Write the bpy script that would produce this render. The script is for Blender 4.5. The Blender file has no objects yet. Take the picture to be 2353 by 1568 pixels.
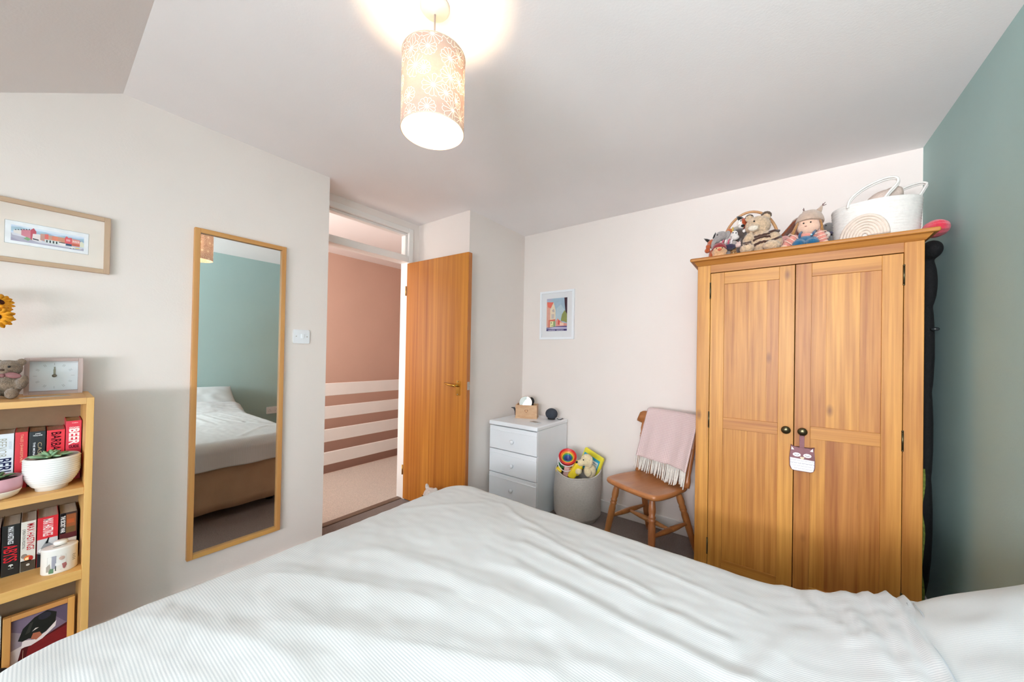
import bpy, bmesh, math, random
from mathutils import Vector, Matrix, Euler, noise
random.seed(7)
PI = math.pi
SC = bpy.context.scene
COL = SC.collection

# ------------------------------------------------------------------ camera
F_PX, CY, YAW, PITCH, ROLL = 811.41, 806.48, 0.641031, 0.0084025, 0.0181475
CAM = Vector((0, 0, 1.24))
fw = Vector((-math.sin(YAW)*math.cos(PITCH), math.cos(YAW)*math.cos(PITCH), math.sin(PITCH)))
rt = Vector((math.cos(YAW), math.sin(YAW), 0)); up = rt.cross(fw)
r2 = rt*math.cos(ROLL)+up*math.sin(ROLL); u2 = -rt*math.sin(ROLL)+up*math.cos(ROLL)
cd = bpy.data.cameras.new('camera'); cam = bpy.data.objects.new('camera', cd); COL.objects.link(cam)
cam.matrix_world = Matrix(((r2.x, u2.x, -fw.x, CAM.x), (r2.y, u2.y, -fw.y, CAM.y), (r2.z, u2.z, -fw.z, CAM.z), (0, 0, 0, 1)))
cd.sensor_width = 36; cd.lens = 36*F_PX/2353; cd.shift_y = (CY-784)/2353; cd.clip_start = 0.02
SC.camera = cam

# ------------------------------------------------------------------ world, daylight, exposure
wd = bpy.data.worlds.new('sky'); SC.world = wd; wd.use_nodes = True
bg = wd.node_tree.nodes['Background']; bg.inputs[0].default_value = (0.80, 0.89, 1.0, 1); bg.inputs[1].default_value = 1.6
def area(name, loc, rot, sx, sy, power, color):
    d = bpy.data.lights.new(name, 'AREA'); d.shape = 'RECTANGLE'; d.size = sx; d.size_y = sy; d.energy = power; d.color = color
    o = bpy.data.objects.new(name, d); COL.objects.link(o); o.location = loc; o.rotation_euler = rot
    return o
area('window_daylight', (-0.40, -2.02, 1.58), (math.radians(110), 0, 0), 1.80, 1.30, 175, (0.92, 0.95, 1.0))
area('landing_fill_light', (-3.1, 0.34, 1.5), (math.radians(90), 0, 0), 0.9, 1.2, 13, (1.0, 0.96, 0.92))  # added fill light, out of view, to brighten the landing
vs = SC.view_settings
vs.view_transform = 'Standard'; vs.look = 'None'; vs.exposure = 1.29; vs.gamma = 1.0; vs.use_curve_mapping = False
SC.cycles.max_bounces = 10; SC.cycles.diffuse_bounces = 6; SC.cycles.glossy_bounces = 5
SC.cycles.transmission_bounces = 5; SC.cycles.transparent_max_bounces = 8
SC.cycles.sample_clamp_indirect = 4.0; SC.cycles.caustics_reflective = False; SC.cycles.caustics_refractive = False

# ------------------------------------------------------------------ materials
def lin(h):
    h = h.lstrip('#'); v = [int(h[i:i+2], 16)/255 for i in (0, 2, 4)]
    return tuple((x/12.92 if x <= 0.04045 else ((x+0.055)/1.055)**2.4) for x in v)+(1.0,)
MATS = {}
def nt(m): return m.node_tree.nodes, m.node_tree.links
def mat(name, col, rough=0.6, var=0.06, vscale=6.0, bump=0.0, bscale=60.0, metal=0.0, spec=0.35, coat=0.0, sheen=0.0, stretch=(1, 1, 1)):
    """procedural paint, plastic or cloth: noise varies the tone, a second noise gives relief"""
    if name in MATS: return MATS[name]
    m = bpy.data.materials.new(name); m.use_nodes = True; N, L = nt(m); p = N['Principled BSDF']
    c = lin(col) if isinstance(col, str) else col
    tc = N.new('ShaderNodeTexCoord'); mp = N.new('ShaderNodeMapping'); mp.inputs['Scale'].default_value = stretch
    L.new(tc.outputs['Object'], mp.inputs['Vector'])
    nz = N.new('ShaderNodeTexNoise'); nz.inputs['Scale'].default_value = vscale; nz.inputs['Detail'].default_value = 4
    L.new(mp.outputs[0], nz.inputs['Vector'])
    rp = N.new('ShaderNodeMapRange'); rp.inputs[1].default_value = 0.3; rp.inputs[2].default_value = 0.7
    rp.inputs[3].default_value = 1-var; rp.inputs[4].default_value = 1+var
    L.new(nz.outputs[0], rp.inputs[0])
    mx = N.new('ShaderNodeMix'); mx.data_type = 'RGBA'; mx.blend_type = 'MULTIPLY'; mx.inputs[0].default_value = 1
    mx.inputs[6].default_value = c; L.new(rp.outputs[0], mx.inputs[7]); L.new(mx.outputs[2], p.inputs['Base Color'])
    p.inputs['Roughness'].default_value = rough; p.inputs['Metallic'].default_value = metal
    p.inputs['Specular IOR Level'].default_value = spec; p.inputs['Coat Weight'].default_value = coat
    p.inputs['Sheen Weight'].default_value = sheen
    if bump:
        n2 = N.new('ShaderNodeTexNoise'); n2.inputs['Scale'].default_value = bscale; n2.inputs['Detail'].default_value = 5
        L.new(mp.outputs[0], n2.inputs['Vector'])
        b = N.new('ShaderNodeBump'); b.inputs['Strength'].default_value = bump; b.inputs['Distance'].default_value = 0.01
        L.new(n2.outputs[0], b.inputs['Height']); L.new(b.outputs[0], p.inputs['Normal'])
    MATS[name] = m
    return m
def wood(name, a, b, axis='z', fine=90.0, along=3.0, rough=0.5, tone=0.14, knots=False, coat=0.05, contrast=(0.3, 0.72)):
    """timber: noise drawn out along the grain, pores, tone that differs from board to board, a few knots"""
    if name in MATS: return MATS[name]
    m = bpy.data.materials.new(name); m.use_nodes = True; N, L = nt(m); p = N['Principled BSDF']
    tc = N.new('ShaderNodeTexCoord'); oi = N.new('ShaderNodeObjectInfo')
    off = N.new('ShaderNodeVectorMath'); off.operation = 'ADD'
    sc = N.new('ShaderNodeVectorMath'); sc.operation = 'SCALE'; sc.inputs[0].default_value = (7.1, 3.7, 5.3)
    L.new(oi.outputs['Random'], sc.inputs['Scale']); L.new(tc.outputs['Object'], off.inputs[0]); L.new(sc.outputs[0], off.inputs[1])
    def mapping(s_across, s_along):
        mp = N.new('ShaderNodeMapping'); v = [s_across]*3; v['xyz'.index(axis)] = s_along
        mp.inputs['Scale'].default_value = v; L.new(off.outputs[0], mp.inputs['Vector']); return mp
    n1 = N.new('ShaderNodeTexNoise'); n1.inputs['Scale'].default_value = 1; n1.inputs['Detail'].default_value = 3; n1.inputs['Distortion'].default_value = 0.9
    L.new(mapping(fine*0.17, along*0.35).outputs[0], n1.inputs['Vector'])
    n2 = N.new('ShaderNodeTexNoise'); n2.inputs['Scale'].default_value = 1; n2.inputs['Detail'].default_value = 6; n2.inputs['Distortion'].default_value = 0.3
    L.new(mapping(fine, along).outputs[0], n2.inputs['Vector'])
    ad = N.new('ShaderNodeMath'); ad.operation = 'MULTIPLY_ADD'; ad.inputs[1].default_value = 0.5; L.new(n2.outputs[0], ad.inputs[0])
    hv = N.new('ShaderNodeMath'); hv.operation = 'MULTIPLY'; hv.inputs[1].default_value = 0.5; L.new(n1.outputs[0], hv.inputs[0]); L.new(hv.outputs[0], ad.inputs[2])
    cr = N.new('ShaderNodeValToRGB'); cr.color_ramp.elements[0].position = contrast[0]; cr.color_ramp.elements[1].position = contrast[1]
    cr.color_ramp.elements[0].color = lin(b); cr.color_ramp.elements[1].color = lin(a); L.new(ad.outputs[0], cr.inputs[0])
    hs = N.new('ShaderNodeHueSaturation'); mr = N.new('ShaderNodeMapRange'); mr.inputs[3].default_value = 1-tone; mr.inputs[4].default_value = 1+tone*0.6
    L.new(oi.outputs['Random'], mr.inputs[0]); L.new(mr.outputs[0], hs.inputs['Value'])
    mh = N.new('ShaderNodeMapRange'); mh.inputs[3].default_value = 0.496; mh.inputs[4].default_value = 0.506; L.new(oi.outputs['Random'], mh.inputs[0]); L.new(mh.outputs[0], hs.inputs['Hue'])
    L.new(cr.outputs[0], hs.inputs['Color']); last = hs.outputs[0]
    if knots:
        vo = N.new('ShaderNodeTexVoronoi'); vo.inputs['Scale'].default_value = 1; L.new(mapping(7.0, 3.2).outputs[0], vo.inputs['Vector'])
        kr = N.new('ShaderNodeMapRange'); kr.inputs[1].default_value = 0.02; kr.inputs[2].default_value = 0.11; kr.inputs[3].default_value = 0.75; kr.inputs[4].default_value = 0.0
        L.new(vo.outputs['Distance'], kr.inputs[0])
        mx = N.new('ShaderNodeMix'); mx.data_type = 'RGBA'; L.new(kr.outputs[0], mx.inputs[0]); L.new(last, mx.inputs[6]); mx.inputs[7].default_value = lin('#6b3c1a'); last = mx.outputs[2]
    L.new(last, p.inputs['Base Color'])
    p.inputs['Roughness'].default_value = rough; p.inputs['Coat Weight'].default_value = coat; p.inputs['Coat Roughness'].default_value = 0.3
    bp = N.new('ShaderNodeBump'); bp.inputs['Strength'].default_value = 0.06; bp.inputs['Distance'].default_value = 0.004
    L.new(n2.outputs[0], bp.inputs['Height']); L.new(bp.outputs[0], p.inputs['Normal'])
    MATS[name] = m
    return m
def metal(name, col, rough=0.3): return mat(name, col, rough, 0.05, 20, metal=1.0)
def flat(col): return mat('print_'+col.lstrip('#'), col, 0.75, 0.05, 40, spec=0.15)

# ------------------------------------------------------------------ mesh helpers
def bmn(): return bmesh.new()
def box(bm, a, b, bev=0.0, seg=2, mi=0):
    c = [(a[i]+b[i])/2 for i in range(3)]; s = [abs(b[i]-a[i]) for i in range(3)]
    r = bmesh.ops.create_cube(bm, size=1.0, matrix=Matrix.Translation(c) @ Matrix.Diagonal((*s, 1)))
    vs_ = r['verts']; fs = set(f for v in vs_ for f in v.link_faces)
    for f in fs: f.material_index = mi
    if bev:
        es = list(set(e for v in vs_ for e in v.link_edges))
        bmesh.ops.bevel(bm, geom=es, offset=min(bev, min(s)*0.45), segments=seg, profile=0.5, affect='EDGES')
    return bm
def ring(bm, c, u, v, r, n): return [bm.verts.new(c+u*(r*math.cos(2*PI*i/n))+v*(r*math.sin(2*PI*i/n))) for i in range(n)]
def bridge(bm, a, b, mi=0):
    n = len(a)
    for i in range(n):
        f = bm.faces.new((a[i], a[(i+1) % n], b[(i+1) % n], b[i])); f.smooth = True; f.material_index = mi
def tube(bm, pts, r, seg=8, closed=False, caps=True, mi=0):
    pts = [Vector(p) for p in pts]; n = len(pts)
    rr = r if isinstance(r, (list, tuple)) else [r]*n
    ref = None; rings = []
    for i in range(n):
        if closed: t = (pts[(i+1) % n]-pts[i-1]).normalized()
        else: t = (pts[min(i+1, n-1)]-pts[max(i-1, 0)]).normalized()
        if ref is None:
            ref = Vector((0, 0, 1)) if abs(t.z) < 0.9 else Vector((1, 0, 0))
        u = (ref-t*ref.dot(t))
        if u.length < 1e-6: u = t.orthogonal()
        u.normalize(); v = t.cross(u); ref = u
        rings.append(ring(bm, pts[i], u, v, rr[i], seg))
    for i in range(n-1): bridge(bm, rings[i], rings[i+1], mi)
    if closed: bridge(bm, rings[-1], rings[0], mi)
    elif caps:
        for f in (bm.faces.new(list(reversed(rings[0]))), bm.faces.new(rings[-1])): f.material_index = mi
    return bm
def lathe(bm, prof, o=(0, 0, 0), axis=(0, 0, 1), seg=24, mi=0, sx=1.0, sy=1.0):
    """prof = [(radius, height)...] from one end to the other"""
    o = Vector(o); ax = Vector(axis).normalized(); u = ax.orthogonal().normalized()
    if abs(ax.z) > 0.999: u = Vector((1, 0, 0))
    v = ax.cross(u); rings = []
    for (r, h) in prof:
        c = o+ax*h
        if r < 1e-5: rings.append([bm.verts.new(c)])
        else: rings.append([bm.verts.new(c+u*(sx*r*math.cos(2*PI*i/seg))+v*(sy*r*math.sin(2*PI*i/seg))) for i in range(seg)])
    for a, b in zip(rings, rings[1:]):
        if len(a) == 1 and len(b) == 1: continue
        for i in range(seg):
            j = (i+1) % seg
            if len(a) == 1: f = bm.faces.new((a[0], b[j], b[i]))
            elif len(b) == 1: f = bm.faces.new((a[i], a[j], b[0]))
            else: f = bm.faces.new((a[i], a[j], b[j], b[i]))
            f.smooth = True; f.material_index = mi
    if len(rings[0]) > 1: bm.faces.new(list(reversed(rings[0]))).material_index = mi
    if len(rings[-1]) > 1: bm.faces.new(rings[-1]).material_index = mi
    return bm
def ell(bm, c, r, rot=(0, 0, 0), seg=18, rings=11, mi=0):
    if not isinstance(r, (tuple, list)): r = (r, r, r)
    m = Matrix.Translation(c) @ Euler(rot).to_matrix().to_4x4() @ Matrix.Diagonal((*r, 1))
    q = bmesh.ops.create_uvsphere(bm, u_segments=seg, v_segments=rings, radius=1.0, matrix=m)
    for f in set(f for v in q['verts'] for f in v.link_faces): f.smooth = True; f.material_index = mi
    return bm
def prism(bm, poly, o, u, v, depth, bev=0.0, mi=0, seg=2):
    """closed outline [(a,b)...] in the plane o+u*a+v*b, extruded along u x v"""
    o, u, v = Vector(o), Vector(u), Vector(v); n = u.cross(v).normalized()
    a = [bm.verts.new(o+u*p[0]+v*p[1]) for p in poly]; b = [bm.verts.new(o+u*p[0]+v*p[1]+n*depth) for p in poly]
    k = len(a); fs = [bm.faces.new(list(reversed(a))), bm.faces.new(b)]
    for i in range(k): fs.append(bm.faces.new((a[i], a[(i+1) % k], b[(i+1) % k], b[i])))
    for f in fs: f.material_index = mi
    if bev:
        es = [e for f in fs[:2] for e in f.edges]
        bmesh.ops.bevel(bm, geom=es, offset=bev, segments=seg, profile=0.5, affect='EDGES')
    return bm
def sheet(bm, P, nu, nv, thick=0.0, smooth=True, closed_u=False):
    """grid of points P(i,j); thick gives it a back"""
    V = [[bm.verts.new(P(i, j)) for j in range(nv)] for i in range(nu)]
    for i in range(nu-1+(1 if closed_u else 0)):
        for j in range(nv-1):
            f = bm.faces.new((V[i][j], V[(i+1) % nu][j], V[(i+1) % nu][j+1], V[i][j+1])); f.smooth = smooth
    return V
def rrect(w, h, r, n=5):
    out = []
    for cx, cy, a0 in ((w/2-r, h/2-r, 0), (-w/2+r, h/2-r, 90), (-w/2+r, -h/2+r, 180), (w/2-r, -h/2+r, 270)):
        for i in range(n+1):
            a = math.radians(a0+90*i/n); out.append((cx+r*math.cos(a), cy+r*math.sin(a)))
    return out

ORG = {}
def thing(name, label, cat, loc=(0, 0, 0), group=None, rotz=0.0):
    o = bpy.data.objects.new(name, None); COL.objects.link(o); o.empty_display_size = 0.05
    o.location = loc; o.rotation_euler = (0, 0, rotz); o['label'] = label; o['category'] = cat
    if group: o['group'] = group
    ORG[o] = Vector(loc) if not rotz else Vector((0, 0, 0))
    return o
def part(name, bm, m, parent=None, loc=None, label=None, mods=None, smooth=None):
    """one mesh object; vertices are given in room coordinates and moved to the owner's origin"""
    org = ORG[parent] if parent is not None else Vector(loc or (0, 0, 0))
    bmesh.ops.recalc_face_normals(bm, faces=bm.faces)
    if org.length: bmesh.ops.translate(bm, verts=bm.verts, vec=-org)
    me = bpy.data.meshes.new(name); bm.to_mesh(me); bm.free()
    if smooth:
        for p in me.polygons: p.use_smooth = True
    for q in (m if isinstance(m, (list, tuple)) else [m]): me.materials.append(q)
    o = bpy.data.objects.new(name, me); COL.objects.link(o)
    if parent is not None: o.parent = parent; ORG[o] = org
    else: o.location = org; ORG[o] = org
    if label: o['label'] = label
    return o
def tag(o, label, cat, group=None):
    o['label'] = label; o['category'] = cat
    if group: o['group'] = group
    return o
def struct(name, bm, m, parent=None, label=None, **k):
    o = part(name, bm, m, parent, **k)
    if parent is None: o['kind'] = 'structure'
    if label: o['label'] = label
    return o
def stuff(o): o['kind'] = 'stuff'; return o
def boxes(lst, bev=0.0):
    bm = bmn()
    for a, b in lst: box(bm, a, b, bev)
    return bm
def bx(a, b, bev=0.0, seg=2): return box(bmn(), a, b, bev, seg)
def soft(o, voxel=0.004, smooth=6, fuzz=0.0, fscale=0.01):
    """melts the lobes of a stuffed toy into one continuous skin"""
    r = o.modifiers.new('skin', 'REMESH'); r.mode = 'VOXEL'; r.voxel_size = voxel; r.use_smooth_shade = True
    s = o.modifiers.new('smooth', 'SMOOTH'); s.factor = 0.5; s.iterations = smooth
    if fuzz:
        key = 'fuzz%g' % fscale
        t = bpy.data.textures.get(key) or bpy.data.textures.new(key, 'CLOUDS'); t.noise_scale = fscale; t.noise_depth = 2
        d = o.modifiers.new('fuzz', 'DISPLACE'); d.texture = t; d.strength = fuzz; d.mid_level = 0.45
    return o
def printed(name, parent, o, u, v, polys, lift=0.0004, step=0.00012):
    """flat print: coloured outlines on a plane, each a hair above the last; polys = [(colour, [(a,b)...])]"""
    o, u, v = Vector(o), Vector(u), Vector(v); n = u.cross(v).normalized(); bm = bmn(); ms = []; idx = {}
    for k, (c, pts) in enumerate(polys):
        if c not in idx: idx[c] = len(ms); ms.append(flat(c))
        vv = [bm.verts.new(o+u*a+v*b+n*(lift+step*k)) for a, b in pts]
        bm.faces.new(vv).material_index = idx[c]
    org = ORG[parent]; bmesh.ops.translate(bm, verts=bm.verts, vec=-org)
    me = bpy.data.meshes.new(name); bm.to_mesh(me); bm.free()
    for q in ms: me.materials.append(q)
    ob = bpy.data.objects.new(name, me); COL.objects.link(ob); ob.parent = parent; ORG[ob] = org
    return ob
def R4(a0, a1, b0, b1): return [(a0, b0), (a1, b0), (a1, b1), (a0, b1)]
def disc(cx, cy, rx, ry=None, n=20, rot=0.0):
    ry = ry or rx; out = []
    for i in range(n):
        a = 2*PI*i/n; x, y = rx*math.cos(a), ry*math.sin(a)
        out.append((cx+x*math.cos(rot)-y*math.sin(rot), cy+x*math.sin(rot)+y*math.cos(rot)))
    return out
def arcline(cx, cy, r, a0, a1, w, n=8, sy=1.0):
    o = [(cx+(r+w/2)*math.cos(a0+(a1-a0)*i/n), cy+sy*(r+w/2)*math.sin(a0+(a1-a0)*i/n)) for i in range(n+1)]
    return o+[(cx+(r-w/2)*math.cos(a0+(a1-a0)*i/n), cy+sy*(r-w/2)*math.sin(a0+(a1-a0)*i/n)) for i in reversed(range(n+1))]
def lettering(name, parent, text, col, o, u, v, width, height, weight=0.0, lift=0.0006):
    """letters fitted to width x height in the plane of u (reading direction) and v (up); o is the lower left corner"""
    cu = bpy.data.curves.new('t', 'FONT'); cu.body = text; cu.offset = weight; cu.resolution_u = 3
    to = bpy.data.objects.new('t', cu); COL.objects.link(to)
    dg = bpy.context.evaluated_depsgraph_get(); me = bpy.data.meshes.new_from_object(to.evaluated_get(dg))
    bpy.data.objects.remove(to); bpy.data.curves.remove(cu)
    xs = [q.co.x for q in me.vertices]; ys = [q.co.y for q in me.vertices]
    x0, x1, y0, y1 = min(xs), max(xs), min(ys), max(ys)
    o, u, v = Vector(o), Vector(u).normalized(), Vector(v).normalized(); n = u.cross(v); org = ORG[parent]
    for q in me.vertices:
        q.co = o+u*((q.co.x-x0)/(x1-x0)*width)+v*((q.co.y-y0)/(y1-y0)*height)+n*lift-org
    me.materials.clear(); me.materials.append(flat(col)); me.name = name
    ob = bpy.data.objects.new(name, me); COL.objects.link(ob); ob.parent = parent; ORG[ob] = org
    return ob

# ------------------------------------------------------------------ palette
M_WALL = mat('cream_wall_paint', '#e9dfd9', 0.85, 0.015, 2, 0.05, 140, spec=0.2)
M_CEIL = mat('white_ceiling_paint', '#f5f1f1', 0.9, 0.015, 2, 0.05, 120, spec=0.15)
M_GREEN = mat('sage_green_wall_paint', '#a5c0bd', 0.75, 0.03, 2, 0.05, 140, spec=0.25)
M_TERRA = mat('terracotta_wall_paint', '#d0ad9c', 0.85, 0.03, 2, 0.04, 120, spec=0.2)
M_GLOSS = mat('white_gloss_paint', '#e9e4e0', 0.35, 0.02, 5, spec=0.5)
M_WHITE = mat('white_cabinet_paint', '#eceef2', 0.38, 0.015, 5, spec=0.5)
M_CARPET = mat('brown_grey_carpet', '#7d6d66', 0.95, 0.30, 150, 0.9, 220, sheen=0.3, spec=0.1)
M_CARPET2 = mat('beige_landing_carpet', '#cbbbae', 0.95, 0.16, 130, 0.9, 200, sheen=0.3, spec=0.1)
M_OAK_Z = wood('oak_upright', '#c98a40', '#98571c', 'z', 80, 2.2, knots=True, contrast=(0.34, 0.66))
M_OAK_X = wood('oak_crosswise', '#c7883f', '#99591d', 'x', 80, 2.2, contrast=(0.34, 0.66))
M_TEAK = wood('teak_veneer', '#cb822e', '#9a5010', 'z', 46, 0.7, 0.45, 0.0, coat=0.06, contrast=(0.34, 0.66))
M_BIRCH_Y = wood('birch_veneer_level', '#e3b776', '#cf9a55', 'y', 50, 2.0, 0.5, 0.05)
M_BIRCH_Z = wood('birch_veneer_upright', '#e3b776', '#cf9a55', 'z', 50, 2.0, 0.5, 0.05)
M_PINE_Z = wood('honey_frame_upright', '#dca965', '#c2884a', 'z', 60, 2.0, 0.45, 0.06)
M_PINE_Y = wood('honey_frame_level', '#dca965', '#c2884a', 'y', 60, 2.0, 0.45, 0.06)
M_ASH_Z = wood('pale_ash_upright', '#cfb498', '#b6977c', 'z', 60, 2.0, 0.6, 0.04, coat=0)
M_ASH_Y = wood('pale_ash_level', '#cfb498', '#b6977c', 'y', 60, 2.0, 0.6, 0.04, coat=0)
M_CHAIR = wood('beech_chair', '#b97a4a', '#9c5c30', 'z', 60, 4.0, 0.38, 0.08, coat=0.3)
M_BRASS = metal('polished_brass', '#c79a4b', 0.28)
M_STEEL = metal('brushed_steel', '#b9b6b0', 0.35)
M_BRONZE = mat('antique_bronze', '#5b543e', 0.3, 0.1, 30, metal=0.9)
M_BLACK = mat('black_plastic', '#1b1b1d', 0.5, 0.05, 20)

# ================================================================== THE ROOM
XL, XR, YB, H = -2.283, 0.60, 2.705, 2.34      # left wall, green wall, back wall, ceiling
XD = -2.50                                     # face of the door wall
YF = -1.75                                     # window wall
T = 0.10
struct('floor', bx((-2.545, YF-T, -0.06), (XR+T, YB+T, 0.0)), M_CARPET)
struct('ceiling', boxes([((-2.62, 0.20, H), (XR+T, YB+T, H+T)), ((-1.50, YF-T, H), (XR+T, 0.20, H+T))]), M_CEIL)
# sloping ceiling under the eaves at the left, and the side of the dormer
bm = bmn(); sl = 0.59
zf = H-sl*(0.20-YF)
prism(bm, [(0.20, H), (YF, zf), (YF, zf+T), (0.20, H+T)], (XL-T, 0, 0), (0, 1, 0), (0, 0, 1), 1.50+0.783+0.0)
struct('ceiling_slope', bm, M_CEIL)
bm = bmn(); prism(bm, [(0.20, H), (YF, H), (YF, zf)], (-1.52, 0, 0), (0, 1, 0), (0, 0, 1), 0.02)
struct('wall_dormer', bm, M_CEIL)
struct('wall_left', bx((XL-T*0.9, YF-T, 0), (XL, 1.09, H)), M_WALL)
struct('wall_return', bx((XD-0.13, 1.045, 0), (XL-T*0.9, 1.09, H)), M_WALL)
struct('wall_door', boxes([((XD-0.10, 1.09, 2.285), (XD, 1.97, H)), ((XD-0.10, 1.90, 0), (XD, 1.97, 2.285))]), M_WALL)
struct('wall_cupboard', bx((-2.60, 1.965, 0), (-1.892, YB+T, H)), M_WALL)
struct('wall_back', bx((-1.892, YB, 0), (XR+T, YB+T, H)), M_WALL)
struct('wall_right', bx((XR, YF-T, 0), (XR+T, YB, H)), M_GREEN)
WX0, WX1, WZ0, WZ1 = -1.30, 0.50, 0.95, 2.25
struct('wall_front', boxes([((XL-T, YF-T, 0), (XR+T, YF, WZ0)), ((XL-T, YF-T, WZ1), (XR+T, YF, H)), ((XL-T, YF-T, WZ0), (WX0, YF, WZ1)), ((WX1, YF-T, WZ0), (XR+T, YF, WZ1))]), M_WALL)
# window behind the photographer
wf = boxes([((WX0, YF-0.08, WZ0), (WX0+0.06, YF-0.02, WZ1)), ((WX1-0.06, YF-0.08, WZ0), (WX1, YF-0.02, WZ1)), ((WX0, YF-0.08, WZ0), (WX1, YF-0.02, WZ0+0.06)),
            ((WX0, YF-0.08, WZ1-0.06), (WX1, YF-0.02, WZ1)), ((-0.425, YF-0.08, WZ0), (-0.375, YF-0.02, WZ1))], 0.004)
w1 = struct('window_1', wf, M_GLOSS)
def pane_material():
    m = bpy.data.materials.new('window_glass'); m.use_nodes = True; N, L = nt(m); N.remove(N['Principled BSDF'])
    t = N.new('ShaderNodeBsdfTransparent'); g = N.new('ShaderNodeBsdfGlossy'); g.inputs['Roughness'].default_value = 0.03
    x = N.new('ShaderNodeMixShader'); x.inputs[0].default_value = 0.02
    L.new(t.outputs[0], x.inputs[1]); L.new(g.outputs[0], x.inputs[2]); L.new(x.outputs[0], N['Material Output'].inputs[0]); return m
M_GLASS = pane_material()
for a, b in ((WX0+0.06, -0.425), (-0.375, WX1-0.06)):
    part('pane', bx((a, YF-0.055, WZ0+0.06), (b, YF-0.051, WZ1-0.06)), M_GLASS, w1)
part('window_sill', bx((WX0-0.04, YF-0.06, WZ0-0.03), (WX1+0.04, YF+0.08, WZ0), 0.006), M_GLOSS, w1)
# skirting
def skirt(name, a, b): struct(name, bx(a, b, 0.004), M_GLOSS)
skirt('baseboard_back', (-1.89, YB-0.016, 0), (XR, YB, 0.095))
skirt('baseboard_right', (XR-0.016, YF, 0), (XR, YB-0.016, 0.095))
skirt('baseboard_left', (XL, YF, 0), (XL+0.014, 1.09, 0.07))
skirt('baseboard_front', (XL+0.016, YF, 0), (XR-0.016, YF+0.016, 0.095))
skirt('baseboard_cupboard', (-1.892, 1.95, 0), (-1.877, YB-0.016, 0.095))

# ------------------------------------------------------------------ door frame with the light above it
FX0, FX1 = XD-0.095, XD+0.012
def fr(name, a, b): return part(name, bx(a, b, 0.004), M_GLOSS, tf)
tf = struct('trim_1', bx((FX0, 1.855, 0.0), (FX1, 1.90, 2.285), 0.004), M_GLOSS)
fr('jamb', (FX0, 1.09, 0), (FX1, 1.125, 2.285))
fr('head', (FX0, 1.125, 2.245), (FX1, 1.855, 2.285))
fr('transom_rail', (FX0, 1.125, 1.995), (FX1, 1.855, 2.045))
for k, (a, b) in enumerate((((FX0+0.03, 1.125, 2.225), (FX1-0.025, 1.855, 2.245)), ((FX0+0.03, 1.835, 2.045), (FX1-0.025, 1.855, 2.225)), ((FX0+0.03, 1.125, 2.045), (FX1-0.025, 1.145, 2.225)), ((FX0+0.03, 1.125, 2.045), (FX1-0.025, 1.855, 2.058)))):
    fr('glazing_bead', a, b)
part('pane', bx((XD-0.045, 1.145, 2.058), (XD-0.041, 1.835, 2.225)), M_GLASS, tf)
struct('trim_2', bx((XD-0.075, 1.125, -0.02), (XD-0.02, 1.855, 0.008), 0.004), mat('brown_threshold_strip', '#6f5a4c', 0.5, 0.1, 40))

# ------------------------------------------------------------------ landing
struct('floor_landing', bx((-3.60, 0.30, -0.06), (-2.545, 3.60, 0.004)), M_CARPET2)
struct('wall_stairwell', bx((-4.30, 0.30, -2.2), (-4.20, 3.70, H+0.2)), M_TERRA)
struct('wall_landing_end', bx((-4.62, 3.60, -2.2), (XD-0.1, 3.70, H+0.2)), M_TERRA)
struct('wall_landing_inner', boxes([((XD-0.11, 1.97, 0), (XD-0.10, 3.6, H+0.05)), ((XD-0.14, 0.3, 0), (XD-0.13, 1.09, H+0.05)), ((XD-0.11, 1.09, H-0.05), (XD-0.1, 1.97, H+0.05))]), M_WALL)
struct('wall_landing_front', bx((-4.62, 0.20, -2.2), (XD-0.1, 0.30, H+0.2)), M_WALL)
struct('ceiling_landing', bx((-4.62, 0.20, H+0.05), (-2.60, 3.70, H+0.15)), M_CEIL)
struct('floor_stairwell', bx((-4.62, 0.20, -2.25), (-3.5, 3.70, -2.2)), M_CARPET2)
struct('wall_landing_edge', bx((-3.62, 0.30, -2.2), (-3.60, 3.60, 0.0)), M_TERRA)
w2 = struct('added_landing_window', boxes([((-3.60, 0.30, 0.86), (-3.55, 0.33, 2.14)), ((-2.65, 0.30, 0.86), (-2.60+0.0, 0.33, 2.14)), ((-3.55, 0.30, 0.86), (-2.65, 0.33, 0.90)), ((-3.55, 0.30, 2.10), (-2.65, 0.33, 2.14))], 0.003), M_GLOSS)  # unseen frame and pane, added to go with the landing fill light
part('pane', bx((-3.55, 0.303, 0.90), (-2.65, 0.307, 2.10)), M_GLASS, w2)  # unseen pane of the added landing window
bal = thing('stair_balustrade', 'white painted balustrade of four flat rails on the landing', 'balustrade', (-3.59, 1.9, 0))
for z0 in (0.095, 0.325, 0.555, 0.785):
    part('rail', bx((-3.605, 0.32, z0), (-3.577, 3.58, z0+0.125), 0.004), M_GLOSS, bal)
for y in (0.34, 3.50): part('post', bx((-3.635, y, 0.0), (-3.605, y+0.07, 0.93), 0.004), M_GLOSS, bal)
ll = thing('added_landing_light', 'flush round ceiling light added out of view to brighten the landing', 'light', (-3.2, 0.85, H+0.05))  # unseen fitting, added because the landing needed light
part('base', lathe(bmn(), [(0.0, 0), (0.12, 0), (0.12, -0.02), (0.0, -0.02)], (-3.2, 0.85, H+0.05)), M_GLOSS, ll)
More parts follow.
